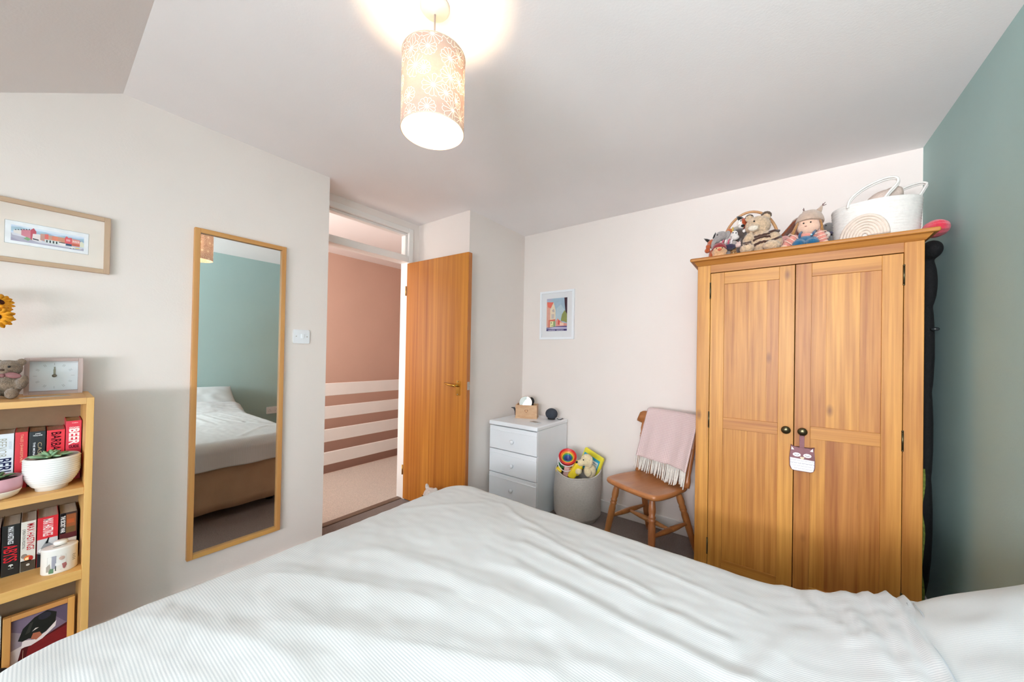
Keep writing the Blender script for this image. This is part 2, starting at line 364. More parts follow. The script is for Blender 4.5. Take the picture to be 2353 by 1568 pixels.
def glow(name, col, s):
    m = bpy.data.materials.new(name); m.use_nodes = True; N, L = nt(m); p = N['Principled BSDF']
    nz = N.new('ShaderNodeTexNoise'); nz.inputs['Scale'].default_value = 4; mr = N.new('ShaderNodeMapRange'); mr.inputs[3].default_value = s*0.96; mr.inputs[4].default_value = s*1.04
    L.new(nz.outputs[0], mr.inputs[0]); L.new(mr.outputs[0], p.inputs['Emission Strength'])
    p.inputs['Base Color'].default_value = lin('#f4efe4'); p.inputs['Emission Color'].default_value = lin(col); return m
part('added_diffuser', lathe(bmn(), [(0.0, -0.075), (0.05, -0.07), (0.09, -0.05), (0.11, -0.02), (0.0, -0.02)], (-3.2, 0.85, H+0.05)), glow('added_opal_diffuser', '#fff0d8', 4.0), ll)

# ------------------------------------------------------------------ the open door
ang = math.radians(2.7)
d1 = bpy.data.objects.new('door_1', None); COL.objects.link(d1); d1['kind'] = 'structure'; d1['label'] = 'teak veneered flush door standing open into the bedroom'
d1.location = (-2.495, 1.845, 0.012); d1.rotation_euler = (0, 0, ang); ORG[d1] = Vector((0, 0, 0))
DW, DT, DH = 0.680, 0.040, 1.973
part('slab', bx((0, 0, 0), (DW, DT, DH), 0.003), M_TEAK, d1)
part('lipping', bx((DW-0.0, 0.003, 0.002), (DW+0.006, DT-0.003, DH-0.002), 0.001), wood('hardwood_lipping', '#c07a3c', '#9a5420', 'z', 40, 1.0, 0.4, 0.0), d1)
hp = part('handle_plate', prism(bmn(), rrect(0.040, 0.112, 0.004, 2), (DW-0.075, -0.004, 0.965), (1, 0, 0), (0, 0, 1), -0.004, 0.0), M_BRASS, d1)
bm = bmn(); lathe(bm, [(0.013, 0), (0.013, 0.006), (0.009, 0.010), (0.009, 0.035)], (DW-0.075, -0.004, 0.985), (0, -1, 0), 16)
tube(bm, [(DW-0.070, -0.040, 0.985), (DW-0.090, -0.045, 0.986), (DW-0.13, -0.045, 0.989), (DW-0.165, -0.042, 0.995), (DW-0.182, -0.036, 1.000)], [0.010, 0.010, 0.0085, 0.007, 0.005], 10)
part('lever', bm, M_BRASS, hp)
for dz in (-0.047, 0.047): part('screw', lathe(bmn(), [(0.004, 0), (0.004, 0.0015), (0.0, 0.002)], (DW-0.075, -0.0078, 0.965+dz), (0, -1, 0), 10), M_STEEL, hp)
part('latch_plate', bx((DW+0.005, 0.008, 0.955), (DW+0.008, 0.032, 1.015), 0.001), M_STEEL, d1)
part('latch_bolt', bx((DW+0.007, 0.014, 0.98), (DW+0.016, 0.026, 0.995), 0.002), M_STEEL, d1)
for z in (0.2, 1.7): part('hinge', lathe(bmn(), [(0.006, 0), (0.006, 0.08)], (-0.004, -0.004, z), (0, 0, 1), 10), M_BRASS, d1)

# ------------------------------------------------------------------ pendant lamp
LX, LY = -0.878, 0.735
lamp = thing('pendant_lamp', 'lit drum pendant lamp with blush shade and pale flower outlines, hung from the ceiling', 'lamp', (LX, LY, H))
part('ceiling_rose', lathe(bmn(), [(0.0, 0), (0.046, 0), (0.046, -0.006), (0.040, -0.014), (0.016, -0.020), (0.006, -0.026), (0.0, -0.026)], (LX, LY, H), seg=32), M_GLOSS, lamp)
part('cord', tube(bmn(), [(LX, LY, H-0.024), (LX, LY, 2.12)], 0.0026, 8), mat('grey_flex', '#b5aca6', 0.6), lamp)
SR, SZ0, SZ1 = 0.0975, 1.938, 2.174
def shade_material():
    m = bpy.data.materials.new('flowered_shade_fabric'); m.use_nodes = True; N, L = nt(m); N.remove(N['Principled BSDF'])
    def mth(op, a, b=None, c=None):
        n = N.new('ShaderNodeMath'); n.operation = op
        for i, q in enumerate((a, b, c)):
            if q is None: continue
            if isinstance(q, (int, float)): n.inputs[i].default_value = q
            else: L.new(q, n.inputs[i])
        return n.outputs[0]
    tc = N.new('ShaderNodeUVMap'); vo = N.new('ShaderNodeTexVoronoi'); vo.voronoi_dimensions = '2D'; vo.inputs['Scale'].default_value = 17.5; vo.inputs['Randomness'].default_value = 0.62
    L.new(tc.outputs[0], vo.inputs['Vector'])
    d = N.new('ShaderNodeVectorMath'); d.operation = 'SUBTRACT'; L.new(tc.outputs[0], d.inputs[0]); L.new(vo.outputs['Position'], d.inputs[1])
    s = N.new('ShaderNodeSeparateXYZ'); L.new(d.outputs[0], s.inputs[0])
    sc_ = N.new('ShaderNodeSeparateColor'); L.new(vo.outputs['Color'], sc_.inputs[0])
    r = mth('SQRT', mth('ADD', mth('MULTIPLY', s.outputs[0], s.outputs[0]), mth('MULTIPLY', s.outputs[1], s.outputs[1])))
    th = mth('ADD', mth('ARCTAN2', s.outputs[1], s.outputs[0]), mth('MULTIPLY', sc_.outputs[1], 6.28))
    si = mth('ABSOLUTE', mth('SINE', mth('MULTIPLY', th, 6.0)))
    R0 = mth('MULTIPLY_ADD', sc_.outputs[0], 0.016, 0.020)
    Rt = mth('MULTIPLY', R0, mth('MULTIPLY_ADD', mth('POWER', si, 0.5), 0.22, 0.80))
    spoke = mth('LESS_THAN', mth('MULTIPLY', mth('MULTIPLY', si, 0.1667), r), 0.00085)
    inside = mth('LESS_THAN', r, Rt)
    outl = mth('LESS_THAN', mth('ABSOLUTE', mth('SUBTRACT', r, Rt)), 0.0010)
    mask = mth('MAXIMUM', mth('MULTIPLY', spoke, inside), outl)
    def cmix(a, b):
        x = N.new('ShaderNodeMix'); x.data_type = 'RGBA'; L.new(mask, x.inputs[0]); x.inputs[6].default_value = a; x.inputs[7].default_value = b; return x.outputs[2]
    df = N.new('ShaderNodeBsdfDiffuse'); tr = N.new('ShaderNodeBsdfTranslucent'); mx = N.new('ShaderNodeMixShader')
    L.new(cmix(lin('#d9bfb3'), lin('#fdf6e8')), df.inputs[0]); L.new(cmix((0.075, 0.048, 0.040, 1), (0.32, 0.275, 0.22, 1)), tr.inputs[0])
    mx.inputs[0].default_value = 0.32; L.new(df.outputs[0], mx.inputs[1]); L.new(tr.outputs[0], mx.inputs[2]); L.new(mx.outputs[0], N['Material Output'].inputs[0])
    return m
bm = bmn(); ns = 64; uvl = bm.loops.layers.uv.new('UVMap'); cols = []
for i in range(ns):
    a = 2*PI*i/ns; cols.append([bm.verts.new((LX+SR*math.cos(a), LY+SR*math.sin(a), z)) for z in (SZ0, (SZ0+SZ1)/2, SZ1)])
for i in range(ns):
    for j in range(2):
        f = bm.faces.new((cols[i][j], cols[(i+1) % ns][j], cols[(i+1) % ns][j+1], cols[i][j+1])); f.smooth = True
        for lp, (ii, jj) in zip(f.loops, ((i, j), (i+1, j), (i+1, j+1), (i, j+1))): lp[uvl].uv = (ii/ns*2*PI*SR, jj*(SZ1-SZ0)/2)
shade = part('lamp_shade', bm, shade_material(), lamp)
for z in (SZ0, SZ1):
    part('shade_rim', tube(bmn(), [(LX+SR*math.cos(2*PI*i/48), LY+SR*math.sin(2*PI*i/48), z) for i in range(48)], 0.0016, 6, True), mat('cream_rim_tape', '#dcc9b6', 0.7), lamp)
bm = bmn()
for k in range(3):
    a = 2*PI*k/3+0.3; tube(bm, [(LX+0.018*math.cos(a), LY+0.018*math.sin(a), 2.150), (LX+0.06*math.cos(a), LY+0.06*math.sin(a), 2.150), (LX+SR*math.cos(a), LY+SR*math.sin(a), SZ1)], 0.0014, 6)
tube(bm, [(LX+0.018*math.cos(2*PI*i/20), LY+0.018*math.sin(2*PI*i/20), 2.150) for i in range(20)], 0.0016, 6, True)
part('shade_carrier', bm, M_GLOSS, lamp)
part('bulb_holder', lathe(bmn(), [(0.0, 0), (0.012, 0), (0.016, -0.012), (0.016, -0.05), (0.019, -0.052), (0.019, -0.06), (0.0, -0.06)], (LX, LY, 2.165)), M_GLOSS, lamp)
part('light_bulb', lathe(bmn(), [(0.0, -0.085), (0.015, -0.082), (0.027, -0.068), (0.030, -0.05), (0.026, -0.032), (0.015, -0.014), (0.013, 0.0), (0.0, 0.0)], (LX, LY, 2.110)), glow('lit_bulb', '#ffdcae', 105.0), lamp)

# ================================================================== BED
BX0, BX1, BY0, BY1 = -1.372, 0.575, -0.105, 1.372      # outline of the duvet / mattress
bed = thing('divan_bed', 'double divan bed with tan valance skirt, head against the green wall', 'bed', (-0.38, 0.67, 0))
part('mattress', bx((BX0+0.04, BY0+0.04, 0.30), (BX1, BY1-0.04, 0.515), 0.05, 4), mat('white_mattress_ticking', '#e4e1da', 0.8, 0.03, 20), bed)
part('base', bx((BX0+0.05, BY0+0.05, 0.12), (BX1, BY1-0.05, 0.30), 0.01), mat('grey_divan_fabric', '#8b7f76', 0.85), bed)
for x in (BX0+0.2, BX1-0.2):
    for y in (BY0+0.2, BY1-0.2): part('leg', lathe(bmn(), [(0.025, 0.0), (0.025, 0.02), (0.03, 0.03), (0.03, 0.125)], (x, y, 0), seg=16), M_BLACK, bed)
def val_path():
    pts = []; st = 0.02
    def run(a, b):
        n = int((Vector(b)-Vector(a)).length/st); return [Vector(a).lerp(Vector(b), i/n) for i in range(n)]
    x0, y0, y1 = BX0+0.035, BY0+0.035, BY1-0.035
    return run((BX1, y1), (x0, y1))+run((x0, y1), (x0, y0))+run((x0, y0), (BX1, y0))
vp = val_path(); bm = bmn()
def VP(i, j):
    p = vp[i]; t = j/8; n = Vector((p.x-(-0.3), p.y-0.67))
    q = Vector((-1, 0)) if abs(p.x-(BX0+0.035)) < 1e-3 else Vector((0, 1 if p.y > 0.67 else -1))
    w = (0.006*math.sin(i*0.55)+0.010*noise.noise((i*0.11, 0, 3)))*t
    return (p.x+q.x*(w+0.012*t), p.y+q.y*(w+0.012*t), 0.505-0.43*t)
sheet(bm, VP, len(vp), 9)
va = part('valance', bm, mat('tan_valance_cloth', '#b09478', 0.85, 0.06, 8, 0.15, 400), bed)
so = va.modifiers.new('cloth', 'SOLIDIFY'); so.thickness = 0.004

def fabric(name, ca, cb, pitch):
    """woven bedding with a fine woven stripe that follows the cloth (uv in metres)"""
    m = bpy.data.materials.new(name); m.use_nodes = True; N, L = nt(m); p = N['Principled BSDF']
    uv = N.new('ShaderNodeUVMap'); sp = N.new('ShaderNodeSeparateXYZ'); L.new(uv.outputs[0], sp.inputs[0])
    mu = N.new('ShaderNodeMath'); mu.operation = 'MULTIPLY'; mu.inputs[1].default_value = 2*PI/pitch; L.new(sp.outputs[1], mu.inputs[0])
    sn = N.new('ShaderNodeMath'); sn.operation = 'SINE'; L.new(mu.outputs[0], sn.inputs[0])
    mr = N.new('ShaderNodeMapRange'); mr.inputs[1].default_value = -0.6; mr.inputs[2].default_value = 0.9; L.new(sn.outputs[0], mr.inputs[0])
    nz = N.new('ShaderNodeTexNoise'); nz.inputs['Scale'].default_value = 7; nz.inputs['Detail'].default_value = 5; L.new(uv.outputs[0], nz.inputs['Vector'])
    mq = N.new('ShaderNodeMapRange'); mq.inputs[3].default_value = 0.35; mq.inputs[4].default_value = 1.0; L.new(nz.outputs[0], mq.inputs[0])
    fm = N.new('ShaderNodeMath'); fm.operation = 'MULTIPLY'; L.new(mr.outputs[0], fm.inputs[0]); L.new(mq.outputs[0], fm.inputs[1])
    mx = N.new('ShaderNodeMix'); mx.data_type = 'RGBA'; mx.inputs[6].default_value = lin(ca); mx.inputs[7].default_value = lin(cb); L.new(fm.outputs[0], mx.inputs[0])
    L.new(mx.outputs[2], p.inputs['Base Color']); p.inputs['Roughness'].default_value = 0.9; p.inputs['Sheen Weight'].default_value = 0.25; p.inputs['Specular IOR Level'].default_value = 0.15
    wv = N.new('ShaderNodeTexNoise'); wv.inputs['Scale'].default_value = 500; L.new(uv.outputs[0], wv.inputs['Vector'])
    b = N.new('ShaderNodeBump'); b.inputs['Strength'].default_value = 0.15; b.inputs['Distance'].default_value = 0.002; L.new(wv.outputs[0], b.inputs['Height']); L.new(b.outputs[0], p.inputs['Normal'])
    return m
M_DUVET = fabric('striped_linen', '#cccece', '#aab0b4', 0.0056)
M_PILLOW = fabric('plain_linen', '#c5caca', '#bbc2c3', 0.0056)

def seg_d(px, py, a):
    x0, y0, x1, y1 = a; dx, dy = x1-x0, y1-y0; L2 = dx*dx+dy*dy
    t = ((px-x0)*dx+(py-y0)*dy)/L2; tc = min(1, max(0, t)); s = ((px-x0)*dy-(py-y0)*dx)/math.sqrt(L2)
    e = math.hypot(px-x0-tc*dx, py-y0-tc*dy)
    return s, e, tc
CREASE = [(-0.86, 1.18, -0.55, 1.10, 0.006, 0.016), (-0.72, 1.10, -0.28, 1.02, 0.009, 0.018), (-0.66, 1.00, -0.10, 0.96, 0.008, 0.02), (-0.60, 0.88, -0.02, 0.86, 0.010, 0.024),
          (-0.40, 1.17, -0.05, 1.12, 0.005, 0.014), (-0.95, 1.24, -0.80, 1.16, 0.006, 0.013), (-0.05, 0.84, 0.03, 1.05, 0.006, 0.02), (-1.0, 0.70, -0.45, 0.78, 0.009, 0.045),
          (-1.15, 0.45, -0.75, 0.62, 0.008, 0.04), (-1.20, 0.20, -0.80, 0.34, 0.007, 0.035), (-0.90, 0.38, -0.40, 0.62, 0.010, 0.05), (0.10, 1.30, 0.14, 1.08, 0.012, 0.016),
          (0.13, 1.28, 0.20, 0.98, 0.010, 0.014), (0.03, 1.33, 0.10, 1.15, 0.010, 0.018), (-0.30, 0.70, 0.05, 0.80, 0.006, 0.03), (-1.25, 0.95, -1.05, 1.15, 0.004, 0.02)]
def duvet_z(x, y):
    z = 0.006*noise.noise((x*2.3, y*2.3, 1.7))+0.0025*noise.noise((x*8, y*8, 4.2))+0.002*noise.noise((x*18, y*30, 8.0))
    for c in CREASE:
        s, e, t = seg_d(x, y, c[:4])
        if e < c[5]*4:
            z += 0.62*c[4]*math.exp(-(s/c[5])**2)*math.exp(-((e-abs(s))/(c[5]*1.5))**2 if e > abs(s) else 0)*(1 if s > 0 else 0.7)-0.2*c[4]*math.exp(-((s+c[5]*1.3)/(c[5]*0.7))**2)*math.exp(-((e-abs(s))/c[5])**2 if e > abs(s) else 0)
    cx = min(1, max(0, (x-BX0)/0.5)); cy = min(1, max(0, min(y-BY0, BY1-y)/0.45))
    z += 0.030*math.sin(cx*PI/2)*math.sin(cy*PI/2)
    # the duvet climbs the pillows towards the head
    if x > -0.05:
        t = min(1, (x+0.05)/0.42); z += 0.085*t*t*(3-2*t)
    # gathered hem layers at the top end
    for c, a, w in ((0.170, 0.010, 0.018), (0.215, 0.014, 0.014), (0.250, 0.020, 0.011), (0.282, 0.014, 0.007)):
        xc = c+0.018*math.sin(y*3.1)+0.02*(1.2-y)*0.4+0.006*noise.noise((y*6, c*9, 0)); z += a*math.exp(-((x-xc)/w)**2)
    return z
DX0, DX1 = BX0, 0.292
RAD, HANG = 0.075, 0.105
def duvet():
    bm = bmn(); uvl = bm.loops.layers.uv.new('UVMap'); over = RAD*PI/2-RAD+HANG
    step = 0.0105; xs = []; ys = []
    x = DX0-over
    while x < DX1: xs.append(x); x += step
    xs.append(DX1)
    y = BY0-over
    while y < BY1+over: ys.append(y); y += step
    cr = 0.16; cx0, cy0, cy1 = DX0+cr, BY0+cr, BY1-cr
    def P(px, py):
        kx = max(px, cx0); ky = min(max(py, cy0), cy1); dx, dy = px-kx, py-ky; d = math.hypot(dx, dy); fl = cr-RAD
        z0 = 0.562
        if d <= fl: return (px, py, z0+duvet_z(px, py))
        ux, uy = dx/d, dy/d; s = d-fl
        if s < RAD*PI/2: a = s/RAD; h = fl+RAD*math.sin(a); dz = RAD*(1-math.cos(a))
        else:
            h = fl+RAD; dz = RAD+(s-RAD*PI/2)
            along = px if abs(uy) > abs(ux) else py
            k = min(1, (s-RAD*PI/2)/HANG); h += k*(0.010*math.sin(along*21)+0.012*noise.noise((along*5, 2, 0))+0.012)
        X, Y = kx+ux*h, ky+uy*h
        return (X, Y, z0+duvet_z(min(max(X, DX0), DX1), min(max(Y, BY0), BY1))*max(0, 1-max(0, dz-0.04)/0.1)-dz)
    V = [[bm.verts.new(P(a, b)) for b in ys] for a in xs]
    for i in range(len(xs)-1):
        for j in range(len(ys)-1):
            f = bm.faces.new((V[i][j], V[i+1][j], V[i+1][j+1], V[i][j+1])); f.smooth = True
            for lp, (ii, jj) in zip(f.loops, ((i, j), (i+1, j), (i+1, j+1), (i, j+1))): lp[uvl].uv = (xs[ii], ys[jj]+0.004*noise.noise((xs[ii]*5, ys[jj]*5, 0)))
    # round the hem at the head end down onto the pillows
    e = V[-1]
    for k, (ddx, ddz) in enumerate(((0.006, -0.004), (0.009, -0.013), (0.005, -0.024), (-0.01, -0.030))):
        n = [bm.verts.new((V[-1][j].co.x+ddx, V[-1][j].co.y, V[-1][j].co.z+ddz)) for j in range(len(ys))]
        for j in range(len(ys)-1):
            f = bm.faces.new((e[j], n[j], n[j+1], e[j+1])); f.smooth = True
            for lp, jj in zip(f.loops, (j, j, j+1, j+1)): lp[uvl].uv = (DX1+0.01*k, ys[jj])
        e = n
    o = part('duvet', bm, M_DUVET, None, loc=(-0.4, 0.67, 0.52))
    s = o.modifiers.new('filling', 'SOLIDIFY'); s.thickness = 0.018; s.offset = -1
    for xs_ in (0.262, 0.272):
        pts = [(xs_, y, 0.562+duvet_z(xs_, y)+0.001) for y in [BY0+0.08+i*0.012 for i in range(int((BY1-BY0-0.16)/0.012))]]
        part('hem_seam', tube(bmn(), pts, 0.0014, 6), mat('white_hem_thread', '#b9c0c6', 0.9), o)
    return tag(o, 'white duvet with fine grey-blue stripes spread over the bed', 'duvet')
duvet()
def pillow(name, yc, wy, label):
    bm = bmn(); uvl = bm.loops.layers.uv.new('UVMap'); nu, nv = 40, 56; tilt = math.radians(34); ln = 0.42
    o = Vector((0.250, yc, 0.508)); ux = Vector((math.cos(tilt), 0, math.sin(tilt))); uz = Vector((-math.sin(tilt), 0, math.cos(tilt)))
    def P(i, j, s):
        a = i/(nu-1)*2-1; b = j/(nv-1)*2-1; t = max(0, (1-abs(a)**2.6))**0.55*max(0, (1-abs(b)**3.2))**0.55
        pin = 1-0.07*(a*a)*(1-abs(b))-0.0
        h = s*0.065*t+0.006*noise.noise((a*3, b*4, yc+s))*t
        aa = a*(1-0.05*(1-b*b)*0)+0; bb = b*(1-0.04*(1-a*a))
        fr = 0.004*math.sin(40*b)*(abs(a) > 0.97)+0.006*math.sin(34*a)*(abs(b) > 0.97)
        return o+ux*(ln/2*(aa+1))+Vector((0, wy/2*bb, 0))+uz*(0.065+h+fr)
    G = {}
    for s in (1, -1):
        for i in range(nu):
            for j in range(nv):
                G[(s, i, j)] = G[(1, i, j)] if (s == -1 and (i in (0, nu-1) or j in (0, nv-1))) else bm.verts.new(P(i, j, s))
        for i in range(nu-1):
            for j in range(nv-1):
                f = bm.faces.new((G[(s, i, j)], G[(s, i+1, j)], G[(s, i+1, j+1)], G[(s, i, j+1)])); f.smooth = True
                for lp, (ii, jj) in zip(f.loops, ((i, j), (i+1, j), (i+1, j+1), (i, j+1))): lp[uvl].uv = (ii*ln/nu, jj*wy/nv)
    ob = part(name, bm, M_PILLOW, None, loc=o); return tag(ob, label, 'pillow', 'pillows at the head of the bed')
pillow('pillow', 1.01, 0.68, 'pale linen pillow at the bed head, nearer the wardrobe')
pillow('pillow', 0.32, 0.68, 'pale linen pillow at the bed head, farther from the wardrobe')

# ================================================================== WARDROBE
WXA, WXB, WYF, WYB, WZT = -0.345, 0.484, 2.15, 2.68, 1.775
wr = thing('oak_wardrobe', 'tall honey oak wardrobe with two panelled doors and bronze knobs', 'wardrobe', (0.07, 2.41, 0))
part('side_panel', bx((WXA, WYF+0.022, 0.0), (WXA+0.022, WYB, 1.735), 0.002), M_OAK_Z, wr)
part('side_panel', bx((WXB-0.022, WYF+0.022, 0.0), (WXB, WYB, 1.735), 0.002), M_OAK_Z, wr)
part('back_panel', bx((WXA+0.022, WYB-0.012, 0.02), (WXB-0.022, WYB, 1.735)), M_OAK_Z, wr)
part('floor_panel', bx((WXA+0.022, WYF+0.03, 0.08), (WXB-0.022, WYB-0.012, 0.10)), M_OAK_X, wr)
part('front_stile', bx((WXA, WYF, 0.0), (-0.2835, WYF+0.022, 1.735), 0.002), M_OAK_Z, wr)
part('front_stile', bx((0.4265, WYF, 0.0), (WXB, WYF+0.022, 1.735), 0.002), M_OAK_Z, wr)
part('top_rail', bx((-0.2835, WYF+0.0005, 1.693), (0.4265, WYF+0.022, 1.735), 0.001), M_OAK_X, wr)
part('plinth', bx((-0.2835, WYF+0.002, 0.0), (0.4265, WYF+0.022, 0.088), 0.002), M_OAK_X, wr)
bm = bmn(); box(bm, (WXA-0.034, WYF-0.036, 1.757), (WXB+0.036, WYB+0.01, WZT), 0.007, 3)
v0 = [(WXA-0.002, WYF-0.002), (WXB+0.002, WYF-0.002), (WXB+0.002, WYB), (WXA-0.002, WYB)]; v1 = [(WXA-0.018, WYF-0.020), (WXB+0.020, WYF-0.020), (WXB+0.020, WYB), (WXA-0.018, WYB)]
a = [bm.verts.new((x, y, 1.735)) for x, y in v0]; b = [bm.verts.new((x, y, 1.758)) for x, y in v1]
bm.faces.new(a); bm.faces.new(b)
for i in range(4): bm.faces.new((a[i], a[(i+1) % 4], b[(i+1) % 4], b[i]))
part('cornice', bm, M_OAK_X, wr)
def wdoor(x0, x1, sl_, sr, bounds, kx, hx):
    z0, z1 = 0.092, 1.689; yf, yb = WYF-0.001, WYF+0.021
    d = part('door', bx((x0+0.004, yf+0.012, z0+0.004), (x1-0.004, yb, z1-0.004)), M_OAK_Z, wr)
    part('stile', bx((x0, yf, z0), (sl_, yf+0.016, z1), 0.0012), M_OAK_Z, d); part('stile', bx((sr, yf, z0), (x1, yf+0.016, z1), 0.0012), M_OAK_Z, d)
    for a, b in ((z0, 0.185), (0.870, 0.928), (1.627, z1)): part('rail', bx((sl_, yf+0.0004, a), (sr, yf+0.016, b), 0.0012), M_OAK_X, d)
    for a, b in ((0.185, 0.870), (0.928, 1.627)):
        for p, q in zip(bounds, bounds[1:]): part('board', bx((p, yf+0.006, a), (q, yf+0.015, b), 0.0003, 1), M_OAK_Z, d)
    bm = bmn(); lathe(bm, [(0.010, 0), (0.010, 0.003), (0.006, 0.006), (0.005, 0.014), (0.010, 0.017), (0.0165, 0.021), (0.0185, 0.026), (0.015, 0.031), (0.007, 0.034), (0.0, 0.0345)], (kx, yf, 0.902), (0, -1, 0), 24)
    part('knob', bm, M_BRONZE, d)
    for z in (0.20, 0.87, 1.56):
        bm = bmn(); tube(bm, [(hx, yf-0.003, z), (hx, yf-0.003, z+0.075)], 0.0035, 8); ell(bm, (hx, yf-0.003, z-0.003), 0.004, seg=8, rings=6); ell(bm, (hx, yf-0.003, z+0.078), 0.004, seg=8, rings=6)
        part('hinge', bm, M_BRONZE, d)
wdoor(-0.281, 0.0715, -0.218, 0.012, (-0.218, -0.112, -0.036, 0.012), 0.043, -0.2825)
wdoor(0.0745, 0.4245, 0.133, 0.362, (0.133, 0.186, 0.296, 0.362), 0.104, 0.4255)

# ------------------------------------------------------------------ owl lavender bag on the wardrobe knob
M_OWL = mat('mauve_brown_felt', '#8d6469', 0.9, 0.08, 60, 0.2, 300); M_OWLW = mat('white_felt', '#e6e2e6', 0.9, 0.04, 60, 0.2, 300)
OY = 2.128
owl = thing('owl_bag', 'small mauve and white felt owl hanging from the wardrobe knob', 'ornament', (0.104, OY, 0.715))
bm = bmn()
out = [(-0.043, 0.006), (-0.038, -0.001), (-0.030, -0.005), (0.031, -0.005), (0.039, -0.001), (0.044, 0.007), (0.046, 0.02), (0.046, 0.05), (0.043, 0.09), (0.044, 0.112), (0.020, 0.100), (-0.018, 0.100), (-0.042, 0.114), (-0.043, 0.09), (-0.047, 0.05), (-0.046, 0.015)]
prism(bm, out, (0.104, OY+0.018, 0.722), (1, 0, 0), (0, 0, 1), 0.022, 0.006, seg=3)
ob = part('body', bm, M_OWL, owl, smooth=True)
pol = [('#e8e4e8', [(-0.0462, 0.056), (-0.045, 0.02), (-0.037, 0.001), (-0.028, -0.001), (0.03, -0.001), (0.039, 0.003), (0.0425, 0.02), (0.0445, 0.052)])]
for sx in (-1, 1):
    cx = sx*0.019-0.001; pol.append(('#efe9ec', disc(cx, 0.072, 0.015, 0.0095, 10))); pol.append(('#4a4447', arcline(cx, 0.076, 0.008, PI*1.1, PI*1.9, 0.002, 6, 0.8)))
    pol.append(('#f2e6e6', [(sx*0.028-0.001, 0.094), (sx*0.038-0.001, 0.108), (sx*0.039-0.001, 0.093)]))
pol.append(('#e8cdb0', [(-0.009, 0.064), (0.008, 0.064), (0.006, 0.057), (0.0, 0.051), (-0.006, 0.057)]))
for r_, (z, c) in enumerate(((0.046, '#9c98a0'), (0.034, '#55535c'), (0.022, '#a8a4aa'), (0.010, '#a39aa2'))):
    for k in range(-3, 4):
        if abs(k) < 3 or z > 0.02: pol.append((c, arcline(k*0.0135+(0.0035 if r_ % 2 else 0), z+0.003, 0.0055, PI*1.12, PI*1.88, 0.0014, 5, 0.7)))
pol = [(c, [(min(max(a, -0.044), 0.043), b) for a, b in p]) for c, p in pol]
printed('face_print', owl, (0.104, OY-0.0045, 0.722), (1, 0, 0), (0, 0, 1), pol)
bm = bmn(); box(bm, (0.094, OY+0.008, 0.815), (0.112, OY+0.0105, 0.885), 0.001)
tube(bm, [(0.097, OY+0.009, 0.88), (0.098, OY+0.006, 0.905), (0.104, OY+0.005, 0.9125), (0.110, OY+0.006, 0.905), (0.111, OY+0.009, 0.88)], 0.002, 6)
part('ribbon_loop', bm, M_OWL, owl)

# ================================================================== LEFT WALL
# ------------------------------------------------------------------ tall mirror
mr_ = thing('wall_mirror', 'tall narrow mirror in a slim honey wood frame on the left wall', 'mirror', (XL, 0.644, 0.205))
MY0, MY1, MZ0, MZ1, MF = 0.443, 0.843, 0.210, 1.828, 0.022
for n, a, b, m in (('frame_side', (MY0, MZ0), (MY0+MF, MZ1), M_PINE_Z), ('frame_side', (MY1-MF, MZ0), (MY1, MZ1), M_PINE_Z), ('frame_rail', (MY0+MF, MZ0), (MY1-MF, MZ0+MF), M_PINE_Y), ('frame_rail', (MY0+MF, MZ1-MF), (MY1-MF, MZ1), M_PINE_Y)):
    part(n, bx((XL, a[0], a[1]), (XL+0.024, b[0], b[1]), 0.0015), m, mr_)
def mirror_mat():
    m = bpy.data.materials.new('mirror_silver'); m.use_nodes = True; N, L = nt(m); p = N['Principled BSDF']
    nz = N.new('ShaderNodeTexNoise'); nz.inputs['Scale'].default_value = 3; mr = N.new('ShaderNodeMapRange'); mr.inputs[3].default_value = 0.005; mr.inputs[4].default_value = 0.015
    L.new(nz.outputs[0], mr.inputs[0]); L.new(mr.outputs[0], p.inputs['Roughness'])
    p.inputs['Base Color'].default_value = (0.86, 0.88, 0.86, 1); p.inputs['Metallic'].default_value = 1; return m
M_MIRROR = mirror_mat()
part('mirror_glass', bx((XL+0.004, MY0+MF, MZ0+MF), (XL+0.010, MY1-MF, MZ1-MF)), M_MIRROR, mr_)

# ------------------------------------------------------------------ light switch, socket
ls = thing('light_switch', 'white single rocker light switch on the left wall beside the doorway', 'switch', (XL, 0.94, 1.32))
part('plate', prism(bmn(), rrect(0.090, 0.082, 0.006), (XL, 0.94, 1.320), (0, 1, 0), (0, 0, 1), 0.009, 0.002), M_WHITE, ls)
part('rocker', prism(bmn(), rrect(0.016, 0.028, 0.002, 2), (XL+0.008, 0.945, 1.321), (0, 1, 0), (0, 0, 1), 0.005, 0.0012), M_WHITE, ls)
for s in (-1, 1): part('screw', lathe(bmn(), [(0.0032, 0), (0.0032, 0.001), (0, 0.0014)], (XL+0.009, 0.94+s*0.030, 1.32), (1, 0, 0), 10), M_STEEL, ls)
sk = thing('wall_socket', 'white double wall socket low on the green wall beside the bed', 'socket', (XR, 1.805, 0.466))
part('plate', prism(bmn(), rrect(0.146, 0.086, 0.006), (XR, 1.805, 0.466), (0, -1, 0), (0, 0, 1), 0.009, 0.002), M_WHITE, sk)
for s in (-1, 1):
    printed('pin_holes', sk, (XR-0.009, 1.805+s*0.036, 0.466), (0, -1, 0), (0, 0, 1), [('#2a2a2c', R4(-0.002, 0.002, 0.004, 0.012)), ('#2a2a2c', R4(-0.014, -0.007, -0.012, -0.008)), ('#2a2a2c', R4(0.007, 0.014, -0.012, -0.008))])
    part('rocker', prism(bmn(), rrect(0.012, 0.020, 0.002, 2), (XR-0.008, 1.805+s*0.012, 0.485), (0, -1, 0), (0, 0, 1), 0.004, 0.001), M_WHITE, sk)

